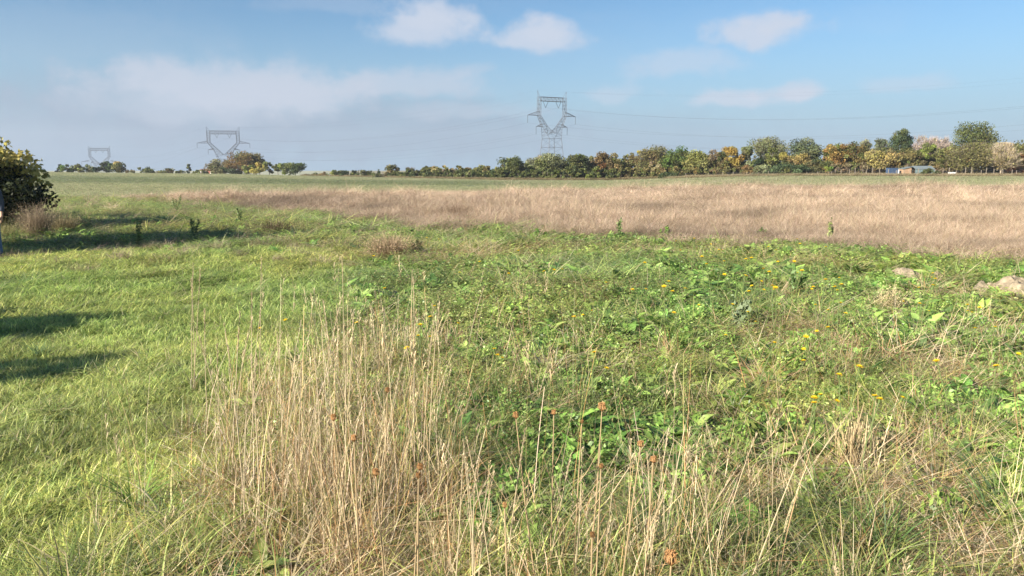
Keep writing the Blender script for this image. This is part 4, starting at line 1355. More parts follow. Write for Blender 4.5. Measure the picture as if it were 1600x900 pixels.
def merge(*parts):
    V = []; F = []; C = []; n = 0
    for v, f, c in parts:
        V.append(v); F.append(f + n); C.append(c); n += len(v)
    return np.concatenate(V), np.concatenate(F), np.concatenate(C)


G1 = (.41, .49, .165); G2 = (.54, .55, .205); G3 = (.22, .30, .10); ST = (.56, .48, .33); BR = (.32, .20, .10); GB = (.24, .31, .16)
c_lawn = cmix([G1, G2, G3, ST], [4, 4, 2, 1.0])
c_long = cmix([G1, G3, GB, ST, G2], [3, 3, 2, 1.3, 1.5])
c_straw = cmix([ST, (.66, .58, .44), BR, (.42, .26, .12), (.36, .38, .14), (.50, .38, .22)], [4, 3, 1.5, 1.2, 2.4, 2])
c_drystrip = cmix([(.44, .33, .225), (.54, .43, .31), (.32, .22, .145), (.42, .35, .20)], [4, 3, 2, 2])
c_weed = cmix([(.27, .40, .10), (.37, .47, .15), (.16, .27, .07), (.09, .16, .05), (.38, .33, .15)], [3, 2, 2.2, 1.2, .35])


def coll(name, objs):
    c = hidden_collection(name)
    for i, (V, F, C, mat) in enumerate(objs):
        me = mesh_np('%s_%02d' % (name, i), V, F, C, mat)
        o = bpy.data.objects.new('%s_%02d' % (name, i), me)
        c.objects.link(o)
    return c


pr = np.random.default_rng(70)
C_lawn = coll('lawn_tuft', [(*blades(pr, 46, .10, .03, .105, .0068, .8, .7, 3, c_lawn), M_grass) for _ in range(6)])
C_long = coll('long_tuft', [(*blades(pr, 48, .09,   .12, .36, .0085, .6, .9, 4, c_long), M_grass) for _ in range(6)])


def panicle(r, n, z0, z1, lean, col, spread=.03):
    """seed head made of short blades around the top of a stalk"""
    t = r.uniform(0, 1, n); az_ = r.uniform(0, 6.28, n)
    z = z0 + (z1 - z0) * t
    L = spread * r.uniform(.5, 1.2, n)
    b0 = np.stack([lean[0] * z, lean[1] * z, z], 1)
    tip = b0 + np.stack([np.cos(az_) * L, np.sin(az_) * L, L * 1.6], 1)
    w = np.stack([-np.sin(az_), np.cos(az_), np.zeros(n)], 1) * .0022
    V = np.stack([b0 - w * .4, b0 + w * .4, tip + w, tip - w], 1).reshape(-1, 3)
    F = np.arange(n * 4).reshape(-1, 4)
    return V, F, np.repeat(col * r.uniform(.8, 1.2, (n, 1)), 4, axis=0)


def stalk_clump(r, n, rad, hlo, hhi, width, colfn, pan=True, seg=3, leafy=14, lean=.13):
    parts = [blades(r, n, rad, hlo, hhi, width, lean, .14, seg + 1, colfn, tipw=.5), blades(r, 3, rad, hlo, hhi * .9, width, .8, .3, seg, colfn, tipw=.5)]
    # crossed second ribbon so a stalk is as wide from every side
    if leafy:
        parts.append(blades(r, leafy, rad, .12, .4, .006, .6, 1.0, 4, colfn))
    if pan:
        for q in range(n // 3):
            h = r.uniform(hlo, hhi); a = r.uniform(0, 6.28); l = r.uniform(0, lean)
            bx, by = r.uniform(-rad, rad, 2) * .7
            V, F, C = panicle(r, 14, h * .8, h, (math.cos(a) * l, math.sin(a) * l), np.array(ST), .02)
            V = V + np.array([bx, by, 0])
            s, f2, c2 = blades(r, 1, .0001, h, h * 1.001, width * .8, .0001, .0, 2, colfn, tipw=.5)
            s = s + np.array([bx, by, 0]); s[:, 0] += math.cos(a) * l * s[:, 2]; s[:, 1] += math.sin(a) * l * s[:, 2]
            parts += [(V, F, C), (s, f2, c2)]
    return merge(*parts)


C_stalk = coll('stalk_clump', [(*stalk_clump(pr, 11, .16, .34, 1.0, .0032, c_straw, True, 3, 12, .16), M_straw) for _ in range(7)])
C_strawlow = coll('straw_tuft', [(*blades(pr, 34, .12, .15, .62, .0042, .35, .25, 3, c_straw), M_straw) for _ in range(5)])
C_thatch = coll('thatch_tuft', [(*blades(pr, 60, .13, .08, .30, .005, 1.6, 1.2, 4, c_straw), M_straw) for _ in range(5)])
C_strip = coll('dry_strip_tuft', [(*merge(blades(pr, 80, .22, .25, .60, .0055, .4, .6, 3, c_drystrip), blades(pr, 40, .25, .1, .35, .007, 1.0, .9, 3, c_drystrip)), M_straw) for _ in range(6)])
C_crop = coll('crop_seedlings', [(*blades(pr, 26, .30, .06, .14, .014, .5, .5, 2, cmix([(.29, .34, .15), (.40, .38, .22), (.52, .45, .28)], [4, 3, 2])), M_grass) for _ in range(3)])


def leafshape(r, n, length, width, elev, seg=5, colfn=c_weed, wob=.12):
    """rosette of n arching broad leaves"""
    parts = []
    for q in range(n):
        a = q * 2.4 + r.uniform(-.4, .4); L = length * r.uniform(.6, 1.15); Wd = width * r.uniform(.8, 1.2)
        e = elev + r.uniform(-.3, .3)
        t = np.linspace(0, 1, seg + 1)
        hor = L * (np.cos(e) * t + .25 * t ** 2); z = L * (np.sin(e) * t - .45 * t ** 2) + .01
        prof = np.clip(np.sin(np.pi * np.clip(t * .93 + .07, 0, 1)) ** .75, .06, 1) * Wd * .5 * (1 + wob * np.cos(t * 19 + r.uniform(0, 6)))
        dx, dy = math.cos(a), math.sin(a)
        mid = np.stack([hor * dx, hor * dy, z], 1)
        side = np.array([-dy, dx, 0])
        lf = mid + side * prof[:, None] + np.array([0, 0, 1]) * prof[:, None] * .35
        rt = mid - side * prof[:, None] + np.array([0, 0, 1]) * prof[:, None] * .35
        V = np.stack([lf, mid, rt], 1).reshape(-1, 3)
        i = np.arange(seg) * 3
        F = np.concatenate([np.stack([i, i + 1, i + 4, i + 3], 1), np.stack([i + 1, i + 2, i + 5, i + 4], 1)])
        c = colfn(r, 1)
        C = np.tile(c, (len(V), 1)); C[1::3] *= 1.25
        parts.append((V, F, C))
    return merge(*parts)


def clover(r, n, rad, hmax, size, colfn):
    p = np.stack([r.normal(0, rad * .55, n), r.normal(0, rad * .55, n), r.uniform(.02, hmax, n)], 1)
    V, F, C = leafquads(p, size, r, colfn(r, n), .5, .55)
    return V, F, C


C_weed = coll('broad_weed', [(*leafshape(pr, 11, .20, .058, .8), M_weed) for _ in range(6)] +
              [(*leafshape(pr, 12, .12, .038, .8), M_weed) for _ in range(2)] +
              [(*merge(clover(pr, 110, .13, .15, .014, c_weed), blades(pr, 12, .1, .1, .2, .005, .3, .5, 3, c_weed)), M_weed) for _ in range(1)])
C_wiry = coll('wiry_weed', [(*merge(blades(pr, 16, .08, .2, .45, .004, .5, .2, 3, cmix([(.24, .28, .10), (.36, .32, .17), BR], [3, 2, 1])),
                                    clover(pr, 70, .13, .34, .014, cmix([(.22, .29, .08), (.34, .29, .15), (.28, .33, .12)], [3, 1, 2]))), M_weed) for _ in range(4)])


def scatter(name, col, x, y, rz, tilt, sxy, sz, tint, label, cat, idxn, zoff=0.0, r=rng):
    n = len(x)
    z = terrain(x, y) + zoff
    me = bpy.data.meshes.new(name)
    me.vertices.add(n)
    me.vertices.foreach_set('co', np.stack([x, y, z], 1).astype(np.float32).ravel())

    def att(nm, typ, data):
        a = me.attributes.new(nm, typ, 'POINT')
        a.data.foreach_set('vector' if typ == 'FLOAT_VECTOR' else 'value', np.asarray(data, np.float32 if typ != 'INT' else np.int32).ravel())
    att('rot', 'FLOAT_VECTOR', np.stack([tilt[0], tilt[1], rz], 1))
    att('scl', 'FLOAT_VECTOR', np.stack([sxy, sxy, sz], 1))
    att('tint', 'FLOAT_VECTOR', tint)
    att('idx', 'INT', r.integers(0, idxn, n))
    o = obj(name, me)
    g = bpy.data.node_groups.new(name + '_nodes', 'GeometryNodeTree')
    g.interface.new_socket('Geometry', in_out='INPUT', socket_type='NodeSocketGeometry')
    g.interface.new_socket('Geometry', in_out='OUTPUT', socket_type='NodeSocketGeometry')
    gi = g.nodes.new('NodeGroupInput'); go = g.nodes.new('NodeGroupOutput')
    ci = g.nodes.new('GeometryNodeCollectionInfo'); ci.inputs[0].default_value = col
    ci.inputs[1].default_value = True; ci.inputs[2].default_value = True
    ip = g.nodes.new('GeometryNodeInstanceOnPoints')
    ip.inputs['Pick Instance'].default_value = True

    def na(nm, dt):
        q = g.nodes.new('GeometryNodeInputNamedAttribute'); q.data_type = dt; q.inputs[0].default_value = nm
        return q.outputs[0]
    g.links.new(gi.outputs[0], ip.inputs['Points'])
    g.links.new(ci.outputs[0], ip.inputs['Instance'])
    g.links.new(na('idx', 'INT'), ip.inputs['Instance Index'])
    g.links.new(na('rot', 'FLOAT_VECTOR'), ip.inputs['Rotation'])
    g.links.new(na('scl', 'FLOAT_VECTOR'), ip.inputs['Scale'])
    g.links.new(ip.outputs[0], go.inputs[0])
    m_ = o.modifiers.new('scatter', 'NODES'); m_.node_group = g
    tag(o, label, cat, None, 'stuff')
    return o


def sample(n, dmin, dmax, rho, r, umax=.86):
    """n points in the seen wedge, density falling as rho(d)"""
    g = np.linspace(dmin, dmax, 500)
    w = np.maximum(g, 1.2) * rho(g)
    cdf = np.cumsum(w); cdf = cdf / cdf[-1]
    d = np.interp(r.random(n), cdf, g)
    u = r.uniform(-umax, umax, n)
    x = u * np.maximum(d, 1.6) + r.uniform(-.15, .15, n)
    return x, d


def place(name, col, nproto, n, dmin, dmax, s0, keep, hfn, tintfn, label, cat, seed, tiltamt=.12, grow=6.0, gmax=3.5, zoff=-.01):
    r = np.random.default_rng(seed)
    sfun = lambda d: np.clip(d / grow, 1, gmax)
    x, y = sample(n, dmin, dmax, lambda d: 1 / sfun(d) ** 2, r)
    k = r.random(n) < keep(x, y)
    for (hx, hy, hw_, hh_) in HEAPS:
        k &= ~((np.hypot((x - hx) / hw_, (y - hy - .0) / (hw_ * .8)) < .85) & (r.random(n) < .9))
    x, y = x[k], y[k]; n = len(x)
    s = sfun(y) ** .85 * s0 * r.uniform(.75, 1.3, n)
    hz = hfn(x, y) * r.uniform(.7, 1.3, n)
    tint = tintfn(x, y, r, n)
    tl = tiltamt * np.ones(n)
    if name == 'dry_grass_strip':   # lodged patches
        tl = tl * (1 + 2.2 * sst(.52, .66, fbm(x, y * .6, 3.0, 3, 310.)))
    scatter(name, col, x, y, r.uniform(0, 6.28, n), (r.normal(0, 1, n) * tl, r.normal(0, 1, n) * tl), s, hz, tint, label, cat, nproto, zoff, r)
    return n


def tint_green(x, y, r, n):
    a = fbm(x, y, 2.2, 4, 80.0)[:, None]; b_ = fbm(x, y, .6, 3, 90.0)[:, None]; c = fbm(x, y, 7.0, 3, 95.)[:, None]
    yel = np.array([1.10, 1.03, .85]); grn = np.array([.86, .96, .78]); blu = np.array([.82, .93, 1.05])
    f = np.clip((a - .36) * 3.2, 0, 1); g_ = np.clip((c - .52) * 4, 0, 1)
    t = yel * f + grn * (1 - f)
    t = t * (1 - .4 * g_) + blu * .4 * g_
    return t * (.68 + .8 * b_) * r.uniform(.65, 1.35, (n, 1))


def tint_straw(x, y, r, n):
    a = fbm(x, y, 1.5, 4, 110.)[:, None]
    w = np.array([1.05, 1.02, .99]) * a + np.array([.98, .85, .68]) * (1 - a)
    return w * r.uniform(.75, 1.25, (n, 1)) * 1.0


def tint_strip(x, y, r, n):
    a = fbm(x, y, 6, 4, 120.)[:, None]; b_ = fbm(x * .4, y, 2.0, 3, 130.)[:, None]
    w = np.array([1.06, 1.05, 1.08]) * (.72 + .5 * a)
    w = w * (1 - .4 * sst(.58, .72, b_)) * (1 + .22 * sst(22, 42, y))[:, None]
    return w * r.uniform(.85, 1.15, (n, 1))


def tint_crop(x, y, r, n):
    px = u_to_px(np.clip(x / np.maximum(y, 8), -1.3, 1.3))
    st = (sst(80, 100, y + 8 * (fbm(x, y * .2, 30, 3, 240.) - .5)) * sst(160, 130, y) * sst(980, 700, px))[:, None]
    w = np.ones((n, 3)) * (1 - st) + np.array([.66, .72, .64]) * st
    return w * r.uniform(.8, 1.25, (n, 1)) * (.8 + .4 * fbm(x * .2, y, 6, 3, 230.))[:, None]


def keep_lawn(x, y):
    dry, crop, gr = zones(x, y)
    return np.clip(gr * (0.35 + .75 * lawnmask(x, y)) * (1 - .5 * stalkmask(x, y)) * (1 - .75 * thatchmask(x, y)), 0, 1)


def keep_mid(x, y):
    dry, crop, gr = zones(x, y)
    return np.clip(gr * (1 - lawnmask(x, y)) * (1 - .93 * thatchmask(x, y)) * (.08 + 1.0 * sst(.45, .62, fbm(x, y, 1.0, 3, 140.))) * (1 + .8 * sst(4.2, 2.6, y)), 0, 1)


wl = lambda x, y: (1 - lawnmask(x, y)) * zones(x, y)[2]

place('lawn_grass', C_lawn, 6, 62000, 1.6, 46, .95, keep_lawn, lambda x, y: .75 + .6 * fbm(x, y, 1.2, 3, 150.) + .3 * (1 - lawnmask(x, y)), tint_green,
      'short yellowish green grass covering the near meadow and left lawn', 'grass', 801)
place('long_grass', C_long, 6, 20000, 1.6, 46, 1.0, keep_mid, lambda x, y: .3 + .65 * fbm(x, y, 1.4, 3, 160.) + .2 * sst(5, 2.5, y), tint_green,
      'longer floppy green grass in the rough middle and right of the meadow', 'grass', 802)
place('long_grass', C_long, 6, 2600, 1.6, 14, .9, lambda x, y: lawnmask(x, y) * sst(.55, .72, fbm(x, y, .9, 3, 170.)), lambda x, y: .45 + 0 * x, tint_green,
      'scattered coarser tufts standing out of the lawn on the left', 'grass', 803)
place('broadleaf_weeds', C_weed, 9, 36000, 2.2, 26, .95,
      lambda x, y: wl(x, y) * (.12 + .95 * sst(.32, .52, fbm(x, y, 1.3, 3, 180.)) * sst(2.9, 4.2, y) * sst(-1.2, .6, x)) * (1 - .8 * stalkmask(x, y)) * (1 - .8 * thatchmask(x, y)),
      lambda x, y: .8 + .6 * fbm(x, y, .8, 2, 300.), tint_green, 'low broad leaved weeds and clover between the grass, middle and right', 'weeds', 804, .2, 7., 1.7)
place('wiry_weeds', C_wiry, 4, 12000, 2.8, 34, .95,
      lambda x, y: wl(x, y) * (.2 + .8 * sst(.42, .6, fbm(x, y, 1.7, 3, 190.))) * sst(3.5, 7, y), lambda x, y: .6 + 0 * x, tint_green,
      'wiry branching weeds thinly spread over the far half of the green meadow', 'weeds', 805)
place('dry_thatch', C_thatch, 5, 34000, 1.6, 34, .95,
      lambda x, y: np.clip(zones(x, y)[2] * (1.0 * thatchmask(x, y) + .5 * stalkmask(x, y) + .035 * (1 - lawnmask(x, y))), 0, 1), lambda x, y: .8 + 0 * x, tint_straw,
      'flattened tan dead grass lying in patches between the green', 'dead grass', 806, .2, 8., 1.6)
place('tall_dead_grass', C_stalk, 7, 900, 1.7, 12, .95, lambda x, y: np.clip(stalkmask(x, y) ** 1.2 * .8, 0, 1),
      lambda x, y: .72 + .25 * fbm(x, y, .7, 2, 200.) - .3 * sst(3.6, 2.4, y), tint_straw, 'stand of tall straw coloured dead grass in the left foreground', 'dead grass', 807, .07)
place('low_straw', C_strawlow, 5, 6000, 1.6, 10, .9, lambda x, y: np.clip(stalkmask(x, y) ** 1.5 * .2 + .02 * sst(-1.6, -.8, x), 0, 1),
      lambda x, y: .75 + 0 * x, tint_straw, 'thinner knee high straw between the tall stalks in the foreground', 'dead grass', 812, .12)
place('sparse_dead_stalks', C_stalk, 7, 900, 2.5, 32, .6, lambda x, y: wl(x, y) * .12 * sst(-3, 0, x) + .06 * wl(x, y), lambda x, y: .5 + 0 * x, tint_straw,
      'single dead grass stalks dotted about the green meadow', 'dead grass', 808, .12, 10., 1.6)
place('dry_grass_strip', C_strip, 6, 75000, 10, 72, .75, lambda x, y: np.clip(zones(x, y)[0] + .04 * sst(11, 20, y) * (1 - zones(x, y)[1]), 0, 1),
      lambda x, y: .72 + .5 * (fbm(x, y, 2.5, 3, 210.) - .3) - .35 * sst(7, 0, y - np.interp(u_to_px(np.clip(x / y, -1, 1)), *FRONT)), tint_strip,
      'wide strip of pinkish tan dry grass across the middle distance', 'dry grass', 809, .1, 14.0, 4.0)
place('field_edge_tufts', C_strip, 6, 9000, 14, 52, .6, lambda x, y: zones(x, y)[2] * sst(.5, .65, fbm(x, y, 2.5, 3, 220.)) * sst(14, 26, y) * .8,
      lambda x, y: .5 + 0 * x, lambda x, y, r, n: tint_strip(x, y, r, n) * np.array([.75, .9, .7]), 'dull yellowish tufts in the weedy strip beyond the long shadow', 'dry grass', 810, .1, 14., 3.)
place('crop_seedlings', C_crop, 3, 60000, 42, 235, .9, lambda x, y: zones(x, y)[1], lambda x, y: 1.0 + 0 * x,
      tint_crop, 'thin rows of young green crop on pale soil beyond the dry strip', 'crop', 811, .1, 40., 4.)
# dry verge at the foot of the far hedge
rv = np.random.default_rng(77)
n = 9000
px = rv.uniform(470, 1680, n)
Rv = np.interp(px, PXK, RK)
yv = Rv + np.where(px > 1040, rv.uniform(-10, 6, n), rv.uniform(-2.5, 1.5, n))
xv = (px - 800) / FPX / 1.012 * yv
scatter('verge_grass', C_strip, xv, yv, rv.uniform(0, 6.28, n), (rv.normal(0, .1, n), rv.normal(0, .1, n)), rv.uniform(1.5, 3.0, n), rv.uniform(.6, 1.5, n) * np.where(px > 1040, .8, .8),
        np.stack([.95 * np.ones(n), 1.0 * np.ones(n), .85 * np.ones(n)], 1) * rv.uniform(.7, 1.1, (n, 1)), 'tan dry grass verge along the foot of the far hedge and fence', 'dry grass', 6, 0, rv)

# ------------------------------------------------------------------ yellow flowers, one by one
FL = []
for ox, oy, s_, lst in (
    (1000, 330, 4.85, [(645, 305), (1008, 308), (990, 275), (1345, 275), (1240, 257), (785, 355), (798, 380), (1125, 385), (1080, 393), (1190, 442), (555, 425), (583, 393), (700, 453), (705, 502), (1005, 458), (997, 488), (1155, 478), (900, 537), (875, 577), (945, 612), (1037, 580), (1087, 675), (1350, 685), (1350, 595), (1375, 548), (1492, 592), (1522, 587), (1552, 672), (1485, 708), (1512, 518), (1408, 620), (205, 583), (257, 605), (142, 612), (42, 612), (110, 545), (5, 408), (297, 310), (285, 237), (407, 224), (495, 365), (653, 672), (480, 690), (290, 718), (563, 298), (1147, 220), (492, 250)]),
    (1100, 440, 7.5, [(713, 122), (855, 75), (1340, 95), (550, 312), (1285, 497), (1490, 480), (1108, 842), (388, 380), (603, 68), (202, 580), (1355, 683), (630, 622)]),
    (1300, 380, 4.09, [(580, 222), (640, 230), (697, 203), (578, 285), (592, 306), (570, 350), (620, 410), (455, 355), (928, 360), (845, 368), (907, 475), (865, 412), (882, 412), (868, 495), (1152, 660), (1075, 745), (1215, 805), (818, 710), (25, 395), (3, 507), (95, 737), (66, 796), (156, 850)]),
    (400, 280, 2.667, [(1225, 385), (1275, 385), (1408, 437), (1440, 530), (455, 328), (545, 470), (690, 505), (1085, 310), (820, 398), (740, 255), (725, 250), (975, 345), (1060, 400)]),
    (200, 380, 1.73, [(457, 190), (402, 211), (619, 198), (785, 207), (787, 241), (861, 203)]),
    (500, 500, 3.0, [(465, 58), (562, 58), (805, 145)]),
    (700, 380, 1.73, [(118, 292), (345, 297), (115, 270), (360, 183), (415, 172), (5, 175), (400, 283), (308, 75), (520, 60), (484, 132)]),
    (1200, 600, 3.0, [(237, 45), (263, 44), (447, 30), (187, 68), (183, 17), (505, 18)])):
    for (a, c) in lst:
        FL.append((ox + a / s_, oy + c / s_))


def flower_proto(seed, label):
    r = np.random.default_rng(seed)
    root = thing('yellow_flower', label, 'flower', (0, 0, 0), 0, 'yellow dandelion-like flowers in the meadow')
    H = .30
    mb = MB(); lean = Vector((r.uniform(-.05, .05), r.uniform(-.05, .05), 0))
    mb.tube([(0, 0, -.04), Vector((lean.x * .3, lean.y * .3, H * .5)), Vector((lean.x, lean.y, H))], [.0028, .0024, .002], 5, (.14, .18, .06))
    mb.build('stem', M_dry1, root)
    V = []; F = []; n0 = 0
    c = np.array([lean.x, lean.y, H])
    for ring, (nn, L, e) in enumerate(((15, .017, .15), (13, .013, .5), (9, .008, .9))):
        for q in range(nn):
            a = 2 * math.pi * q / nn + ring * .2 + r.uniform(-.08, .08)
            d = np.array([math.cos(a) * math.cos(e), math.sin(a) * math.cos(e), math.sin(e)])
            s2 = np.array([-math.sin(a), math.cos(a), 0]) * .0026
            l = L * r.uniform(.85, 1.1)
            V += [c, c + d * l * .55 + s2, c + d * l, c + d * l * .55 - s2]
            F.append((n0, n0 + 1, n0 + 2, n0 + 3)); n0 += 4
    me = mesh_np('petals', np.array(V), F, np.tile(np.array([[.95, .68, .02]]), (len(V), 1)), M_leaf1)
    obj('petals', me, root)
    mb = MB(); mb.tube([c + np.array([0, 0, -.012]), c + np.array([0, 0, .001])], [.003, .006], 7, (.12, .17, .05)); mb.build('calyx', M_dry1, root)
    return root


fl_label = 'small bright yellow flower on a thin stem among the green weeds'
protos = [flower_proto(900 + i, fl_label) for i in range(3)]
rf = random.Random(3)
for i, (px, py) in enumerate(FL):
    hh = .45 * (.85 + .4 * rf.random())
    x, y = on_ground(px, py, hh)
    sc_ = hh / .30 * (.9 if py > 460 else 1.05)
    loc = (x, y, tz(x, y) - .0)
    rot = (rf.uniform(-.15, .35), rf.uniform(-.2, .2), rf.uniform(0, 6.28))
    if i < 3:
        o = protos[i]; o.location = loc; o.rotation_euler = rot; o.scale = (sc_,) * 3
    else:
        o = dup(protos[i % 3], loc, rot, None, sc_)

# ------------------------------------------------------------------ wild carrot seed heads and lone tall stalks
def carrot_proto(seed, H, sz):
    r = np.random.default_rng(seed)
    root = thing('wild_carrot', 'x', 'dried flower', (0, 0, 0), 0, 'dried wild carrot seed heads in the foreground')
    mb = MB(); cb = (.40, .29, .16)
    top = Vector((r.uniform(-.05, .05), r.uniform(-.05, .05), H))
    mb.tube([(0, 0, -.05), top * .5 + Vector((.01, 0, 0)), top], [.0035, .003, .0022], 6, cb)
    for q in range(2):
        a = r.uniform(0, 6.28); s_ = top * r.uniform(.45, .7); e = s_ + Vector((math.cos(a) * .06, math.sin(a) * .06, .12))
        mb.tube([s_, s_.lerp(e, .5) + Vector((0, 0, -.01)), e], [.002, .0016, .001], 4, cb)
    mb.build('stem', M_dry1, root)
    mb = MB()
    for q in range(34):
        a = q * 2.399; f = (q / 34) ** .5
        out = sz * (.25 + .85 * f) * r.uniform(.75, 1.2)
        p0 = np.array(top); d = np.array([math.cos(a), math.sin(a), 0])
        p1 = p0 + d * out * .9 + np.array([0, 0, sz * .75]); p2 = p0 + d * out * (.55 + .15 * r.random()) + np.array([0, 0, sz * (1.9 - .35 * f)])
        c = np.array([.38, .20, .08]) * r.uniform(.6, 1.35)
        mb.tube([p0, p1, p2], [.0008, .0011, .0009], 3, c)
        for w_ in range(4):
            o_ = p2 + r.normal(size=3) * sz * .16
            mb.tube([p1 * .3 + p2 * .7, o_], [.0005, .0013], 3, c * 1.1)
    mb.build('seed_head', M_dry1, root)
    return root


CH = [(921, 640, 1.15, 'largest orange brown wild carrot head, right of the two small ones'), (844, 648, .85, 'orange wild carrot head, left of a close pair in the foreground'),
      (861, 637, .7, 'orange wild carrot head, right and upper of a close pair'), (898, 651, .45, 'tiny brown wild carrot head left of the largest one'),
      (969, 675, .8, 'ragged pale brown wild carrot head right of the largest one'), (1005, 711, .75, 'orange wild carrot head on a leaning stalk, rightmost'),
      (925, 726, .5, 'small orange wild carrot head below the largest one'), (931, 806, .5, 'small rust brown wild carrot head low in the foreground middle'),
      (1018, 882, 1.2, 'wide open brown wild carrot head at the bottom edge'), (811, 800, .5, 'tiny rusty wild carrot head near the bottom, left of the middle'),
      (582, 607, .75, 'upper brown wild carrot head among the straw stalks'), (553, 647, .85, 'dark brown wild carrot head, middle one in the straw stalks'),
      (556, 687, .75, 'lower brown wild carrot head among the straw stalks'), (615, 731, .75, 'left of three rusty wild carrot heads below the straw stalks'),
      (642, 728, .8, 'right of three rusty wild carrot heads below the straw stalks'), (634, 741, .6, 'lowest of three rusty wild carrot heads below the straw stalks')]
cp = [carrot_proto(40 + i, .72, .021) for i in range(3)]
for i, (px, py, s_, lab) in enumerate(CH):
    h = .76 + .08 * rf.random()
    x, y = on_ground(px, py, h)
    rot = (rf.uniform(-.08, .08), rf.uniform(-.08, .08), rf.uniform(0, 6.28))
    if i < 3: o = cp[i]; o.location = (x, y, tz(x, y)); o.rotation_euler = rot; o['label'] = lab
    else: o = dup(cp[i % 3], (x, y, tz(x, y)), rot, lab)
    for ch in o.children:
        if ch.name.startswith('seed'):
            # scale the head about its own foot
            pass
    o.scale = (1, 1, h / .74)
    hd = [c for c in o.children if c.name.startswith('seed_head')][0]
    # head pivots at the top of the stem
    vtx = hd.data.vertices[0].co
    m_ = np.mean([tuple(v.co) for v in hd.data.vertices[:3]], axis=0)
    k_ = s_ * .78
    hd.scale = (k_, k_, k_)
    hd.location = tuple(m_ * (1 - k_))


def stalk_proto(seed):
    r = np.random.default_rng(seed)
    root = thing('tall_grass_stalk', 'x', 'grass stalk', (0, 0, 0), 0, 'single pale dead grass stalks standing out of the foreground')
    c = np.array([.50, .40, .25]) * r.uniform(.85, 1.15)
    l = np.array([r.uniform(-.06, .06), r.uniform(-.06, .06)])
    mb = MB()
    pts = [(l[0] * t * t, l[1] * t * t, t) for t in (-.04, .25, .5, .75, 1.0)]
    mb.tube(pts, [.0030, .0028, .0024, .002, .0012], 5, c)
    mb.build('stem', M_dry1, root)
    n = 60
    t = r.uniform(.78, 1.0, n); az_ = r.uniform(0, 6.28, n); L = r.uniform(.008, .022, n)
    b0 = np.stack([l[0] * t * t, l[1] * t * t, t], 1)
    tip = b0 + np.stack([np.cos(az_) * L * .5, np.sin(az_) * L * .5, L * 1.6], 1)
    w = np.stack([-np.sin(az_), np.cos(az_), 0 * t], 1) * .0018
    V = np.stack([b0, (b0 + tip) / 2 + w, tip, (b0 + tip) / 2 - w], 1).reshape(-1, 3)
    obj('seed_spike', mesh_np('seed_spike', V, np.arange(n * 4).reshape(-1, 4), np.tile(c * 1.1, (n * 4, 1)), M_dry1), root)
    V, F, C = blades(r, 3, .002, .25, .4, .006, .5, 1.0, 4, c_straw)
    obj('leaf', mesh_np('leaf', V, F, C, M_dry1), root)
    return root


sp = [stalk_proto(60 + i) for i in range(4)]
gl = 'single pale dead grass stalk rising above the straw in the foreground'
lst = [(296, 412, 300, 610, 'tallest thin stalk, leftmost of the three left of the straw stand'), (314, 424, 302, 612, 'leaning pale stalk, rightmost of the three left of the straw stand'),
       (303, 436, 305, 612, 'shortest middle stalk of the three left of the straw stand'), (1004, 690, 880, 890, 'long pale stalk leaning right across the bottom middle'),
       (1060, 730, 1110, 930, 'stalk leaning left with a pale tip, right of the wild carrots'), (410, 405, 405, 600, 'tall double tipped stalk above the straw stand'),
       (540, 400, 536, 610, 'fine tall stalk above the middle of the straw stand'), (1330, 640, 1245, 760, 'bent pale stalk lying across the green on the right')]
rs = random.Random(9)
for i in range(56):
    if i < 8:
        tx, ty, bx, by, lab = lst[i]
    else:
        bx = rs.uniform(320, 690) if i < 38 else rs.uniform(640, 1180)
        by = rs.uniform(640, 860) if i < 38 else rs.uniform(880, 1010)
        tx = bx + rs.gauss(0, 22) + (10 if i >= 38 else 0); ty = 0; lab = gl
    gx, gy = on_ground(bx, min(by, 1010))
    dtop = None
    if ty:
        d = pix_dir(tx, ty); t = gy / d.y
        top = Vector((d.x * t, gy, EYE + d.z * t))
    else:
        top = Vector((gx + rs.gauss(0, .07), gy + rs.gauss(0, .06), rs.uniform(.7, 1.02) if i < 38 else rs.uniform(.5, .8)))
    g0 = Vector((gx, gy, tz(gx, gy)))
    v = top - g0
    if not ty: v.z = top.z
    q = v.to_track_quat('Z', 'Y').to_euler()
    if i < 4: o = sp[i]; o['label'] = lab
    else: o = dup(sp[i % 4], g0, q, lab)
    o.location = g0; o.rotation_euler = q; o.scale = (1, 1, v.length)

# ------------------------------------------------------------------ broad dock and dandelion plants
def dock(px, py, n, L, Wd, elev, label, seed, col=(.16, .26, .06), rz=0.0):
    r = np.random.default_rng(seed)
    x, y = on_ground(px, py)
    root = thing('dock_plant', label, 'plant', (x, y, tz(x, y)), rz)
    for q in range(n):
        a = q * 2 * math.pi / n + r.uniform(-.35, .35)
        V, F, C = leafshape(np.random.default_rng(seed * 10 + q), 1, L, Wd, elev + r.uniform(-.25, .25), 8, cmix([col], [1]), .09)
        ca, sa = math.cos(a), math.sin(a)
        V = np.stack([V[:, 0] * ca - V[:, 1] * sa, V[:, 0] * sa + V[:, 1] * ca, V[:, 2] + .05], 1)
        obj('leaf', mesh_np('leaf', V, F, C, M_leaf1), root)


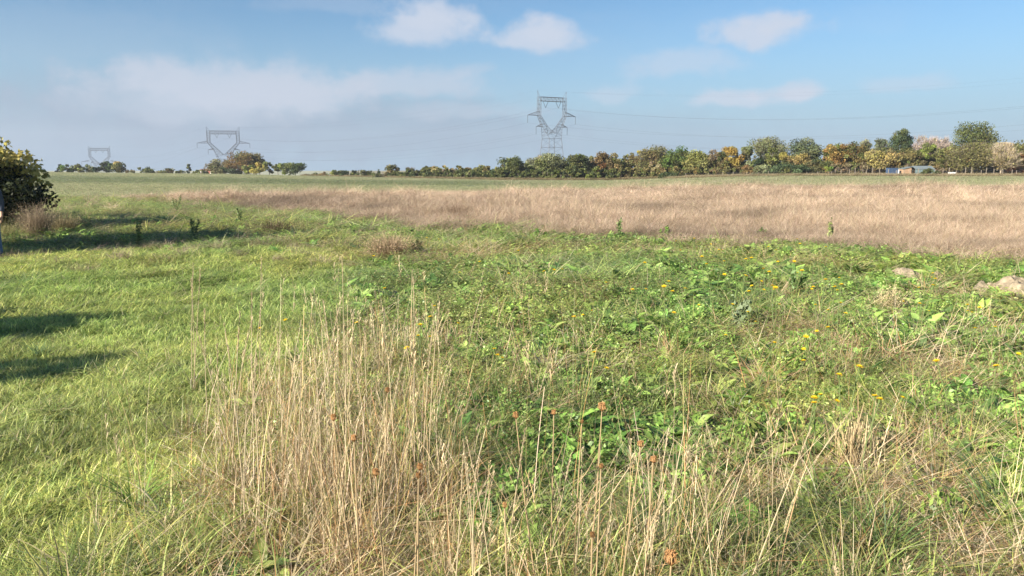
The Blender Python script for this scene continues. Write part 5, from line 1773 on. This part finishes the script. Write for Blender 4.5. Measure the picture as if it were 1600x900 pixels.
dock(1434, 668, 4, .30, .07, 1.25, 'tall pale green toothed leaves standing upright on the right', 61, (.22, .32, .08))
dock(1585, 760, 5, .24, .085, .6, 'broad rounded green leaves at the lower right edge', 62, (.17, .30, .05))
dock(1330, 535, 6, .24, .07, .7, 'light green broad leaves in the weeds below the earth heaps', 63, (.20, .30, .08))
dock(1215, 605, 7, .20, .065, .7, 'broad green leaf rosette right of the middle', 64)
dock(1255, 690, 6, .18, .06, .6, 'dark broad leaf rosette in the right foreground', 65, (.10, .19, .04))
dock(1085, 560, 8, .20, .06, .8, 'bright leafy rosette in the middle weeds', 66, (.18, .30, .06))
dock(1150, 640, 7, .18, .055, .7, 'green leaf rosette left of the dark one', 67, (.15, .26, .05))
dock(960, 560, 7, .17, .05, .7, 'leaf rosette above the largest wild carrot', 68)
dock(1040, 600, 6, .17, .05, .8, 'leaf rosette below the red brown litter', 69, (.14, .25, .05))
dock(1440, 560, 7, .22, .06, .8, 'grey green leaf rosette below the tan fan tuft', 70, (.17, .23, .09))
dock(1000, 500, 7, .2, .06, .8, 'leaf rosette above the red brown litter', 71)
dock(870, 520, 7, .2, .055, .8, 'leaf rosette in the weeds left of the middle', 72, (.15, .26, .05))
dock(1190, 470, 7, .2, .06, .8, 'leaf rosette under the yellow flowers', 73, (.12, .2, .05))
dock(1130, 500, 8, .22, .06, .9, 'upright leaf rosette beside the thistly weed', 74, (.18, .28, .07))
dock(1290, 590, 8, .2, .06, .8, 'leaf rosette right of the middle, below the flowers', 75, (.13, .22, .05))
dock(760, 560, 7, .17, .05, .7, 'leaf rosette right of the straw stand', 76, (.13, .23, .05))

# ------------------------------------------------------------------ coarse tussocks in the lower left and right corners
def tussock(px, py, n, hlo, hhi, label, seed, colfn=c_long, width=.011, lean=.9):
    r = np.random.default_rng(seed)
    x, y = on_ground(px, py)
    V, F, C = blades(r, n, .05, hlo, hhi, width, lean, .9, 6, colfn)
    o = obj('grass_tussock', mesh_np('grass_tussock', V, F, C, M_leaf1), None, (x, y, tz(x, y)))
    tag(o, label, 'grass tussock')


tussock(218, 800, 46, .18, .36, 'coarse broad bladed green tussock in the lower left', 81, cmix([(.2, .3, .06), (.12, .2, .05), (.3, .34, .1)], [3, 2, 1]))
tussock(265, 820, 30, .15, .3, 'smaller coarse tussock right of the lower left one', 82)
tussock(1380, 880, 70, .2, .4, 'dark green tussock at the bottom right', 83, cmix([(.08, .15, .04), (.13, .2, .05)], [2, 1]), .009, .7)
tussock(1290, 820, 60, .2, .42, 'green tussock beside the tan mat in the right foreground', 84, c_long, .009, .6)
tussock(1560, 820, 50, .25, .5, 'long bladed bluish green tussock at the lower right edge', 85, cmix([(.13, .2, .08), (.2, .28, .09)], [1, 1]), .012, 1.0)
tussock(1545, 690, 80, .2, .4, 'yellow green and tan tussock on the right', 86, cmix([(.3, .3, .1), (.42, .34, .2), (.2, .26, .06)], [2, 2, 2]), .006, .8)
tussock(1450, 800, 90, .12, .35, 'tan matted tussock in the right foreground', 87, c_straw, .005, 1.5)
tussock(1020, 660, 60, .2, .35, 'fine green tussock right of the wild carrots', 88, cmix([G1, G3], [1, 1]), .006, .7)
tussock(690, 720, 60, .2, .35, 'dark green tussock in the shade of the straw stand', 89, cmix([G3, G1], [2, 1]), .007, .6)
tussock(860, 600, 90, .25, .5, 'tan upright tussock in the middle of the meadow', 90, c_straw, .005, .35)
tussock(60, 560, 60, .12, .25, 'bluish green tussock at the left edge of the lawn', 91, cmix([(.12, .2, .08)], [1]), .007, .6)
